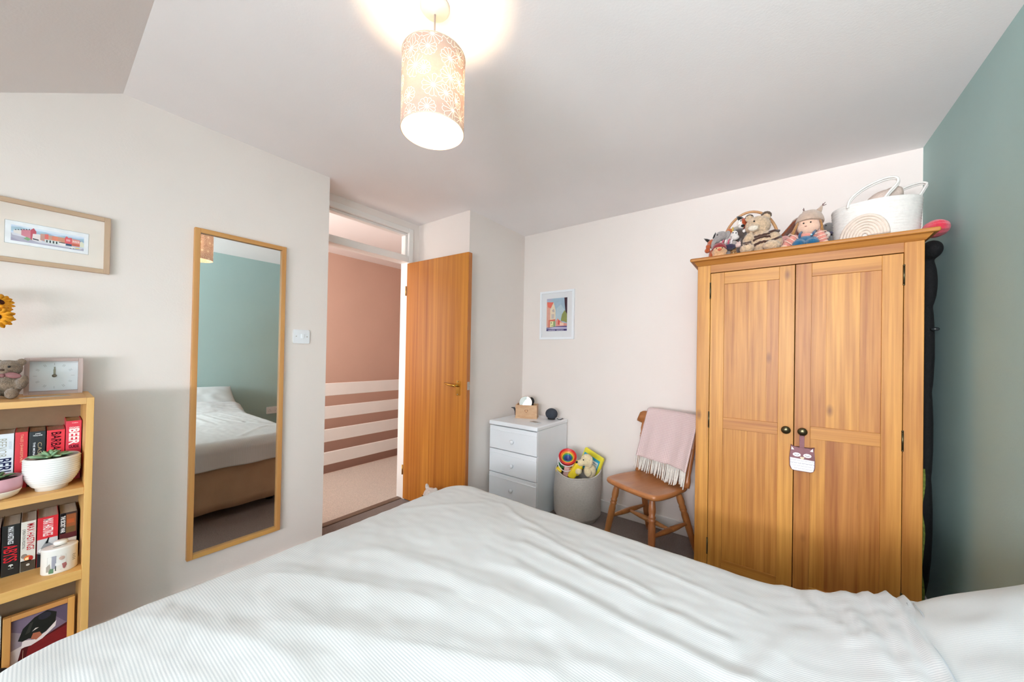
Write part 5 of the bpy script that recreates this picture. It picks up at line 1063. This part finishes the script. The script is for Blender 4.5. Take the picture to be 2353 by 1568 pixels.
# wicker basket
WC = Vector((-0.122, 2.345, ZT)); RX, RY = 0.118, 0.078
wk = thing('wicker_basket', 'small wicker basket with a tall hoop handle holding soft toys on the wardrobe', 'basket', WC)
M_WICK = mat('brown_wicker', '#b08355', 0.7, 0.22, 60, 0.4, 160)
for k in range(8):
    z = ZT+0.006+k*0.0095; g = 0.90+0.012*k
    part('weave_strand', tube(bmn(), [(WC.x+(RX*g+0.003*math.sin(i*PI/2+k*PI))*math.cos(2*PI*i/48), WC.y+(RY*g+0.003*math.sin(i*PI/2+k*PI))*math.sin(2*PI*i/48), z) for i in range(48)], 0.0048, 6, True), M_WICK, wk)
for k in range(14):
    a = 2*PI*k/14; part('stake', tube(bmn(), [(WC.x+RX*0.885*math.cos(a), WC.y+RY*0.885*math.sin(a), ZT+0.002), (WC.x+RX*0.99*math.cos(a), WC.y+RY*0.99*math.sin(a), ZT+0.080)], 0.0032, 6), mat('pale_wicker', '#cfb28a', 0.7, 0.2, 60), wk)
part('basket_floor', lathe(bmn(), [(0, 0.001), (0.88, 0.001), (0.88, 0.006), (0, 0.006)], WC, seg=30, sx=RX, sy=RY), M_WICK, wk)
part('handle', tube(bmn(), [(WC.x-0.132*math.cos(PI*k/24), WC.y, ZT+0.07+0.205*math.sin(PI*k/24)) for k in range(25)], 0.0068, 10), wood('cane_handle', '#c99a66', '#a9774a', 'x', 50, 6, 0.5, 0.0), wk)
# soft toys in and around it
fl = thing('orange_plush_fox', 'small orange plush fox with black ear tips leaning out of the wicker basket', 'soft toy', (-0.298, 2.30, ZT))
M_FOX = plush('#b8562a')
soft(part('body', lobes([((-0.292, 2.31, ZT+0.045), (0.024, 0.026, 0.045)), ((-0.296, 2.295, ZT+0.115), (0.026, 0.024, 0.026)), ((-0.312, 2.272, ZT+0.095), (0.014, 0.016, 0.014)), ((-0.318, 2.28, ZT+0.075), (0.015, 0.014, 0.014))]), M_FOX, fl), 0.003, 4)
for c, r in (((-0.322, 2.29, ZT+0.139), (0, -0.9, 0)), ((-0.283, 2.295, ZT+0.158), (0, 0.15, 0))):
    bm = bmn(); lathe(bm, [(0.010, -0.014), (0.007, 0.004), (0.0, 0.022)], c, Euler(r).to_matrix() @ Vector((0, 0, 1)), 12); part('ear', bm, plush('#1f1b1c'), fl)
el_ = thing('grey_plush_elephant', 'grey plush elephant with a drooping trunk in the wicker basket', 'soft toy', (-0.245, 2.275, ZT))
M_EL = plush('#9b928f')
bm = lobes([((-0.235, 2.30, ZT+0.055), (0.030, 0.030, 0.055)), ((-0.250, 2.275, ZT+0.145), (0.032, 0.030, 0.027)), ((-0.268, 2.262, ZT+0.125), (0.020, 0.018, 0.020))])
tube(bm, [(-0.272, 2.255, ZT+0.125), (-0.284, 2.248, ZT+0.105), (-0.287, 2.245, ZT+0.085), (-0.283, 2.243, ZT+0.070)], [0.014, 0.011, 0.009, 0.008], 12)
soft(part('body', bm, M_EL, el_), 0.003, 4)
part('ear', ell(bmn(), (-0.222, 2.272, ZT+0.145), (0.018, 0.007, 0.024), (0, 0.4, -0.4)), M_EL, el_); eye(el_, (-0.264, 2.242, ZT+0.146))
so_ = thing('striped_plush', 'plush in a pink striped top and navy trousers slumped below the grey elephant', 'soft toy', (-0.213, 2.262, ZT))
soft(part('body', lobes([((-0.212, 2.265, ZT+0.080), (0.026, 0.024, 0.022)), ((-0.190, 2.250, ZT+0.090), (0.018, 0.014, 0.013))]), plush('#a99c96'), so_), 0.003, 3)
part('trousers', ell(bmn(), (-0.206, 2.260, ZT+0.074), (0.030, 0.027, 0.018)), plush('#352a44'), so_)
for k in range(4): part('stripe', tube(bmn(), [(-0.238+0.014*k+0.004*math.cos(a), 2.262-0.030*math.sin(a), ZT+0.098+0.022*math.cos(a)*0.7) for a in [PI*0.1+i*PI*0.8/8 for i in range(9)]], 0.0042, 8), plush('#c4506a' if k % 2 == 0 else '#e7d9d9'), so_)
mk = thing('brown_plush_monkey', 'dark brown plush monkey with a white face in the wicker basket', 'soft toy', (-0.165, 2.275, ZT))
M_MK = plush('#4f423d')
soft(part('body', lobes([((-0.150, 2.290, ZT+0.065), (0.032, 0.032, 0.055)), ((-0.166, 2.272, ZT+0.138), (0.036, 0.034, 0.032)), ((-0.142, 2.262, ZT+0.09), (0.02, 0.02, 0.04))]), M_MK, mk), 0.003, 4)
soft(part('face', lobes([((-0.184, 2.245, ZT+0.134), (0.018, 0.014, 0.020)), ((-0.180, 2.238, ZT+0.115), (0.019, 0.017, 0.014))]), plush('#e5dcd6'), mk), 0.0025, 3)
part('ear', ell(bmn(), (-0.141, 2.247, ZT+0.145), (0.008, 0.006, 0.008)), plush('#e5dcd6'), mk); eye(mk, (-0.190, 2.230, ZT+0.140)); eye(mk, (-0.176, 2.231, ZT+0.137))
pg = thing('pink_plush_face', 'tiny pale pink plush with two dark eyes peeping over the wicker basket rim', 'soft toy', (-0.168, 2.255, ZT+0.07))
soft(part('body', lobes([((-0.167, 2.262, ZT+0.078), (0.024, 0.016, 0.014)), ((-0.178, 2.255, ZT+0.090), (0.009, 0.009, 0.009)), ((-0.157, 2.255, ZT+0.090), (0.009, 0.009, 0.009))]), plush('#e3c5bc'), pg), 0.0025, 3); eye(pg, (-0.178, 2.246, ZT+0.092), 0.0022); eye(pg, (-0.157, 2.246, ZT+0.092), 0.0022)
fx = thing('red_plush_fox', 'rust red plush fox with a white muzzle standing tallest in the wicker basket', 'soft toy', (-0.15, 2.33, ZT))
M_RF = plush('#b04a22')
soft(part('body', lobes([((-0.165, 2.355, ZT+0.09), (0.030, 0.026, 0.08)), ((-0.150, 2.330, ZT+0.212), (0.026, 0.024, 0.030))]), M_RF, fx), 0.003, 4)
soft(part('muzzle', lobes([((-0.163, 2.318, ZT+0.212), (0.014, 0.014, 0.022)), ((-0.158, 2.310, ZT+0.192), (0.015, 0.016, 0.014))]), plush('#ece2da'), fx), 0.0025, 3)
part('nose', ell(bmn(), (-0.150, 2.294, ZT+0.190), (0.009, 0.008, 0.007)), M_BLACK, fx); eye(fx, (-0.160, 2.303, ZT+0.222))
bm = bmn(); lathe(bm, [(0.013, -0.012), (0.010, 0.006), (0.0, 0.020)], (-0.168, 2.33, ZT+0.245), (-0.7, 0, 0.7), 12); part('ear', bm, plush('#1f1b1c'), fx)
gt = thing('grey_plush_parrot', 'grey plush with an orange foot and yellow band lying in the wicker basket', 'soft toy', (-0.19, 2.34, ZT+0.1))
soft(part('body', lobes([((-0.185, 2.345, ZT+0.160), (0.026, 0.022, 0.040)), ((-0.18, 2.33, ZT+0.185), (0.020, 0.018, 0.018))]), plush('#a9a196'), gt), 0.003, 4)
part('foot', ell(bmn(), (-0.214, 2.322, ZT+0.178), (0.016, 0.014, 0.017)), plush('#c4682c'), gt); part('band', ell(bmn(), (-0.199, 2.324, ZT+0.183), (0.006, 0.014, 0.018)), plush('#d8b44e'), gt)
# shaggy tiger
tg = thing('shaggy_tiger', 'shaggy cream plush tiger with dark brown stripes sitting on the wardrobe', 'soft toy', (-0.065, 2.235, ZT))
M_TG = plush('#c9ab8c', 'shaggy_cream_plush', 0.25); M_ST = plush('#4a2c1e')
HC, HR = Vector((-0.080, 2.235, ZT+0.156)), (0.056, 0.050, 0.050); BC, BR = Vector((-0.060, 2.240, ZT+0.060)), (0.066, 0.056, 0.068)
soft(part('body', lobes([(BC, BR), (HC, HR), ((-0.097, 2.192, ZT+0.136), (0.026, 0.020, 0.020)), ((-0.119, 2.205, ZT+0.075), (0.024, 0.026, 0.042), (0.3, 0.3, 0)), ((-0.004, 2.215, ZT+0.065), (0.026, 0.028, 0.046), (0.3, -0.35, 0)), ((-0.122, 2.165, ZT+0.026), (0.030, 0.040, 0.026), (0, 0, 0.4)), ((-0.020, 2.170, ZT+0.026), (0.036, 0.040, 0.026), (0, 0, -0.4)), ((-0.118, 2.245, ZT+0.205), (0.018, 0.012, 0.019)), ((-0.045, 2.245, ZT+0.200), (0.020, 0.012, 0.022))]), M_TG, tg), 0.0035, 2, 0.008, 0.006)
part('muzzle', ell(bmn(), (-0.098, 2.180, ZT+0.132), (0.022, 0.014, 0.014)), plush('#e0d2c0'), tg)
for k, (c, r) in enumerate((((-0.045, 2.246, ZT+0.208), (0.024, 0.010, 0.022)), ((-0.118, 2.247, ZT+0.212), (0.020, 0.010, 0.018)))): soft(part('ear_back', lobes([(c, r)]), plush('#5a4636'), tg), 0.003, 2, 0.004, 0.006)
eye(tg, (-0.094, 2.184, ZT+0.168), 0.0042)
def hug(c, r, x0, x1, z0, z1, bow, w=0.0068):
    pts = []
    for i in range(13):
        t = i/12; x = x0+(x1-x0)*t; z = z0+(z1-z0)*t+bow*math.sin(t*PI); d = 1-((x-c.x)/r[0])**2-((z-c.z)/r[2])**2
        pts.append((x, c.y-r[1]*math.sqrt(max(0.0, d))+0.0015+0.0012*math.sin(i*2.2), z+0.0012*math.sin(i*2.9)))
    return tube(bmn(), pts, [w*0.4]+[w]*11+[w*0.4], 8)
for x0, x1, z0, z1, bw_ in ((-0.118, -0.004, 1.862, 1.880, -0.004), (-0.112, -0.006, 1.840, 1.850, 0.012), (-0.108, -0.012, 1.812, 1.822, 0.014)): part('stripe', hug(BC, BR, x0, x1, z0, z1, bw_), M_ST, tg)
for pts in ([(-0.139, 2.188, 1.838), (-0.125, 2.179, 1.834), (-0.106, 2.183, 1.838)], [(-0.022, 2.190, 1.832), (-0.004, 2.187, 1.838), (0.018, 2.195, 1.848)], [(-0.140, 2.153, 1.814), (-0.122, 2.137, 1.816), (-0.100, 2.143, 1.812)], [(-0.030, 2.181, 1.874), (-0.010, 2.193, 1.882), (0.010, 2.207, 1.880)]): part('stripe', tube(bmn(), pts, 0.006, 8), M_ST, tg)
# blonde doll in dungarees
dl = thing('blonde_doll', 'knitted doll in blue dungarees and a beige horned hat on the wardrobe', 'doll', (0.11, 2.235, ZT))
M_SKIN = plush('#e6bda4', 'pale_doll_knit', 0.05); M_BLUE = plush('#1c5f86'); M_STR = plush('#dd8f80')
FC = Vector((0.123, 2.232, ZT+0.108))
soft(part('head', lobes([(FC, (0.046, 0.040, 0.038)), (FC+Vector((0, 0.004, 0.02)), (0.045, 0.04, 0.03))]), M_SKIN, dl), 0.003, 3)
eye(dl, FC+Vector((-0.020, -0.036, 0.012)), 0.0034); eye(dl, FC+Vector((0.006, -0.0395, 0.012)), 0.0034); part('mouth', tube(bmn(), [FC+Vector((-0.016, -0.038, -0.004)), FC+Vector((-0.008, -0.0395, -0.004))], 0.0018, 6), plush('#8a3b3a'), dl)
bm = bmn(); lathe(bm, [(0.054, 0.0), (0.0555, 0.006), (0.052, 0.022), (0.043, 0.042), (0.028, 0.056), (0.010, 0.062), (0.0, 0.063)], FC+Vector((0.004, 0.004, 0.020)), (0.05, 0.12, 1), 28)
tube(bm, [FC+Vector((0.030, 0.0, 0.060)), FC+Vector((0.044, 0.0, 0.082)), FC+Vector((0.049, 0.0, 0.094))], [0.018, 0.008, 0.004], 10); tube(bm, [FC+Vector((-0.014, 0.0, 0.066)), FC+Vector((-0.016, 0.0, 0.082))], [0.014, 0.006], 10)
part('hat', bm, plush('#bfa491', 'beige_hat_knit', 0.1), dl)
for c, d in ((FC+Vector((0.049, 0, 0.092)), ((0.012, 0, 0.016), (0.016, 0.004, 0.006), (0.004, 0, 0.012))), (FC+Vector((-0.016, 0, 0.080)), ((-0.003, 0, 0.018), (-0.006, 0, 0.012)))):
    for v in d: part('tassel', tube(bmn(), [c, c+Vector(v)], 0.0016, 6), plush('#6d4742'), dl)
M_HAIR = plush('#a9763f', 'golden_brown_yarn', 0.2)
for k in range(8):
    t = k/7
    part('hair_strand', tube(bmn(), [FC+Vector((-0.040-0.004*t, -0.022+0.03*t, 0.024)), FC+Vector((-0.052-0.006*t, -0.020+0.03*t, -0.008)), FC+Vector((-0.062-0.010*math.sin(k*2), -0.016+0.03*t, -0.040-0.012*math.sin(k*1.7)))], 0.0050, 7), M_HAIR, dl)
    part('hair_strand', tube(bmn(), [FC+Vector((0.042+0.004*t, -0.020+0.03*t, 0.022)), FC+Vector((0.049, -0.018+0.03*t, -0.008)), FC+Vector((0.047+0.008*math.sin(k*2), -0.014+0.03*t, -0.036-0.008*math.sin(k*1.3)))], 0.0048, 7), M_HAIR, dl)
soft(part('shirt', lobes([((0.113, 2.240, ZT+0.055), (0.046, 0.034, 0.030)), ((0.052, 2.215, ZT+0.042), (0.022, 0.022, 0.040), (0.2, 0.75, 0)), ((0.172, 2.222, ZT+0.040), (0.020, 0.022, 0.044), (0.2, -0.25, 0))]), M_STR, dl), 0.003, 3)
for c, ax_, r in [((0.070-0.0115*k, 2.214-0.001*k, ZT+0.062-0.0135*k), (0.65, 0, 0.75), 0.0235-0.0004*k) for k in range(3)]+[((0.166+0.0035*k, 2.221, ZT+0.068-0.017*k), (-0.25, 0, 1), 0.0225) for k in range(3)]:
    a_ = Vector(ax_).normalized(); u_ = a_.orthogonal().normalized(); v_ = a_.cross(u_)
    part('stripe', tube(bmn(), [Vector(c)+u_*(r*math.cos(2*PI*i/20))+v_*(r*math.sin(2*PI*i/20)) for i in range(20)], 0.0022, 6, True), plush('#f0c9b8'), dl)
part('hand', ell(bmn(), (0.030, 2.210, ZT+0.016), (0.016, 0.016, 0.016)), M_SKIN, dl); part('hand', ell(bmn(), (0.182, 2.217, ZT+0.016), (0.016, 0.016, 0.016)), M_SKIN, dl)
soft(part('dungarees', lobes([((0.110, 2.225, ZT+0.030), (0.056, 0.044, 0.034)), ((0.085, 2.185, ZT+0.020), (0.026, 0.032, 0.020)), ((0.135, 2.185, ZT+0.020), (0.026, 0.032, 0.020))]), M_BLUE, dl), 0.003, 3)
part('strap', tube(bmn(), [(0.088, 2.184, ZT+0.052), (0.089, 2.198, ZT+0.070), (0.096, 2.208, ZT+0.082)], 0.0052, 8), plush('#2c5276'), dl); part('strap', tube(bmn(), [(0.133, 2.184, ZT+0.052), (0.141, 2.198, ZT+0.070), (0.148, 2.210, ZT+0.080)], 0.0052, 8), plush('#2c5276'), dl)
part('button', ell(bmn(), (0.131, 2.179, ZT+0.056), (0.004, 0.002, 0.004)), plush('#9fd0d6'), dl)
# second doll lying behind
d2 = thing('brown_haired_doll', 'doll with long red brown hair slumped behind the blonde doll', 'doll', (0.05, 2.38, ZT))
soft(part('body', lobes([((0.045, 2.36, ZT+0.055), (0.04, 0.045, 0.05)), ((0.022, 2.315, ZT+0.085), (0.034, 0.020, 0.018), (0, -0.4, 0)), ((0.10, 2.37, ZT+0.14), (0.045, 0.04, 0.045))]), plush('#d39a92'), d2), 0.0035, 4)
part('red_dress', ell(bmn(), (0.035, 2.33, ZT+0.055), (0.042, 0.030, 0.040), (0, 0.4, 0)), plush('#8c2430'), d2)
M_H2 = plush('#7d3f1e', 'red_brown_yarn', 0.25)
for k in range(9): part('hair_strand', tube(bmn(), [(0.100+0.003*k, 2.322+0.004*k, ZT+0.195-0.002*k), (0.066, 2.312+0.004*k, ZT+0.165-0.003*k), (0.036-0.002*k, 2.310+0.003*k, ZT+0.125-0.004*k), (0.012+0.004*k, 2.308+0.003*k, ZT+0.096-0.004*(k % 3))], 0.0062, 7), M_H2, d2)
part('hat', lathe(bmn(), [(0.050, 0), (0.048, 0.02), (0.03, 0.045), (0, 0.055)], (0.105, 2.365, ZT+0.155), (-0.3, 0.1, 1), 24), plush('#bfa491', 'beige_hat_knit', 0.1), d2)
g2 = thing('grey_plush', 'grey plush with a pale paw tucked between the blonde doll and the rope basket', 'soft toy', (0.205, 2.37, ZT))
soft(part('body', lobes([((0.205, 2.36, ZT+0.045), (0.026, 0.036, 0.045)), ((0.204, 2.34, ZT+0.118), (0.026, 0.026, 0.028))]), plush('#6d6864'), g2), 0.0035, 3); part('paw', ell(bmn(), (0.196, 2.314, ZT+0.080), (0.015, 0.014, 0.016)), plush('#ddcdbf'), g2); eye(g2, (0.194, 2.317, ZT+0.128))
part('scarf', tube(bmn(), [(0.205+0.024*math.cos(2*PI*i/16), 2.35+0.026*math.sin(2*PI*i/16), ZT+0.092) for i in range(16)], 0.006, 8, True), plush('#403a52'), g2)
# white rope basket
RC = Vector((0.366, 2.33, ZT)); A_, B_ = 0.148, 0.115
rbk = thing('rope_basket', 'oval white cotton rope basket with looped handles on the wardrobe', 'basket', RC)
M_ROPE = mat('white_cotton_rope', '#e6e1db', 0.95, 0.05, 60, 0.35, 300)
prof = [(0, 0.001), (0.92, 0.001)]
for k in range(15): prof += [(0.930+0.0045*k, 0.003+k*0.0122), (0.955+0.0045*k, 0.0055+k*0.0122), (0.962+0.0045*k, 0.009+k*0.0122), (0.955+0.0045*k, 0.0125+k*0.0122)]
prof += [(1.015, 0.186), (0.985, 0.186), (0.90, 0.012), (0, 0.012)]
part('basket_wall', lathe(bmn(), prof, RC, seg=56, sx=A_, sy=B_), M_ROPE, rbk)
def front(x, z, off=0.006):
    k = 0.96+0.07*(z-ZT)/0.186; d = 1-((x-RC.x)/(A_*k))**2; return (x, RC.y-B_*k*math.sqrt(max(0.02, d))-off, z)
ax0, az0 = 0.318, ZT+0.026
for k, r in enumerate((0.074, 0.064, 0.054, 0.044, 0.034, 0.024, 0.014)):
    part('rainbow_cord', tube(bmn(), [front(ax0+r*math.cos(PI*i/20), az0+1.25*r*math.sin(PI*i/20), 0.003) for i in range(21)], 0.0066, 7), mat('beige_rope', '#dfd0c2', 0.95, 0.05, 60, 0.3, 300), rbk)
def loop(pts, r=0.0048):
    for o in (0.0, 0.0085):
        P = [Vector(p)+Vector((o*0.3, o, -o*0.6)) for p in pts]; out = []
        for i in range(len(P)-1):
            a, b_, c, d = P[max(0, i-1)], P[i], P[i+1], P[min(len(P)-1, i+2)]
            for j in range(6):
                t = j/6; out.append(0.5*((2*b_)+(-a+c)*t+(2*a-5*b_+4*c-d)*t*t+(-a+3*b_-3*c+d)*t**3))
        out.append(P[-1]); part('handle', tube(bmn(), out, r, 8), M_ROPE, rbk)
loop([(0.262, 2.238, 1.945), (0.272, 2.232, 1.985), (0.315, 2.225, 2.022), (0.375, 2.222, 2.045), (0.413, 2.222, 2.042), (0.420, 2.225, 2.020), (0.395, 2.232, 1.985), (0.372, 2.232, 1.948)])
loop([(0.395, 2.425, 1.955), (0.415, 2.43, 2.005), (0.465, 2.43, 2.05), (0.520, 2.43, 2.068), (0.548, 2.425, 2.060), (0.540, 2.415, 2.035), (0.500, 2.405, 1.955)])
bl = thing('beige_blanket', 'beige folded blanket poking out of the white rope basket', 'blanket', (0.38, 2.33, ZT+0.014))
soft(part('cloth', lobes([((0.37, 2.33, ZT+0.11), (0.11, 0.080, 0.09)), ((0.385, 2.315, ZT+0.200), (0.060, 0.05, 0.045), (0, -0.5, 0)), ((0.42, 2.32, ZT+0.215), (0.035, 0.04, 0.045), (0, 0.4, 0))]), mat('beige_fleece', '#cdb9ad', 0.95, 0.1, 30, 0.5, 200), bl), 0.006, 3, 0.006, 0.03)
# coral cushion at the end
ck = thing('coral_knit_cushion', 'coral red ribbed knit cushion at the right end of the wardrobe top', 'cushion', (0.525, 2.30, ZT))
bm = bmn(); n1, n2 = 48, 22; V = []
for i in range(n1):
    a = 2*PI*i/n1; row = []
    for j in range(n2+1):
        t = -PI/2+PI*j/n2; rr = 1+0.035*math.cos(a*12)
        x, y, z = 0.066*math.sin(t), 0.075*math.cos(t)*rr*math.cos(a), 0.033*math.cos(t)*rr*math.sin(a)
        row.append(bm.verts.new((0.551+0.60*x*math.cos(0.18)+0*z, 2.315+y, ZT+0.040+z+x*math.sin(0.18)*-0.3)))
    V.append(row)
for i in range(n1):
    for j in range(n2): f = bm.faces.new((V[i][j], V[(i+1) % n1][j], V[(i+1) % n1][j+1], V[i][j+1])); f.smooth = True
bmesh.ops.remove_doubles(bm, verts=bm.verts, dist=1e-5)
part('knit_cover', bm, plush('#d8324a', 'coral_ribbed_knit', 0.08), ck)

# ------------------------------------------------------------------ gap between wardrobe and green wall
bg_ = thing('gap_shadow_cloth', 'black cloth shaped after the dark shadow between the wardrobe and green wall', 'shadow form', (0.55, 2.5, 0.1))
soft(part('cloth', lobes([((0.558, 2.405, 1.742), (0.036, 0.075, 0.042)), ((0.556, 2.46, 1.60), (0.034, 0.075, 0.14)), ((0.556, 2.50, 1.30), (0.034, 0.095, 0.35)), ((0.556, 2.51, 0.90), (0.033, 0.10, 0.40)), ((0.556, 2.51, 0.50), (0.033, 0.10, 0.40))]), mat('gap_shadow_black', '#141415', 0.9, 0.1, 40, 0.3, 150), bg_), 0.008, 4)  # black lobes give the dark shadow in the gap a solid shape
part('gap_shadow_toggle', ell(bmn(), (0.572, 2.398, 1.385), (0.014, 0.012, 0.009)), mat('gap_shadow_dark_gloss', '#2c3032', 0.2, spec=0.6), bg_)
gf = thing('green_fabric', 'mottled green fabric edge showing beside the lower right side of the wardrobe', 'fabric', (0.49, 2.3, 0))
bm = bmn(); sheet(bm, lambda i, j: (0.491+0.004*math.sin(j*0.9)+0.003*noise.noise((i*0.6, j*0.5, 1)), 2.165+0.25*i/12, 0.002+0.80*j/24*(1-0.02*i)), 13, 25)
o = part('cloth', bm, mat('mottled_green_cloth', '#5d6a2a', 0.95, 0.5, 60, 0.4, 150), gf); s = o.modifiers.new('thickness', 'SOLIDIFY'); s.thickness = 0.006
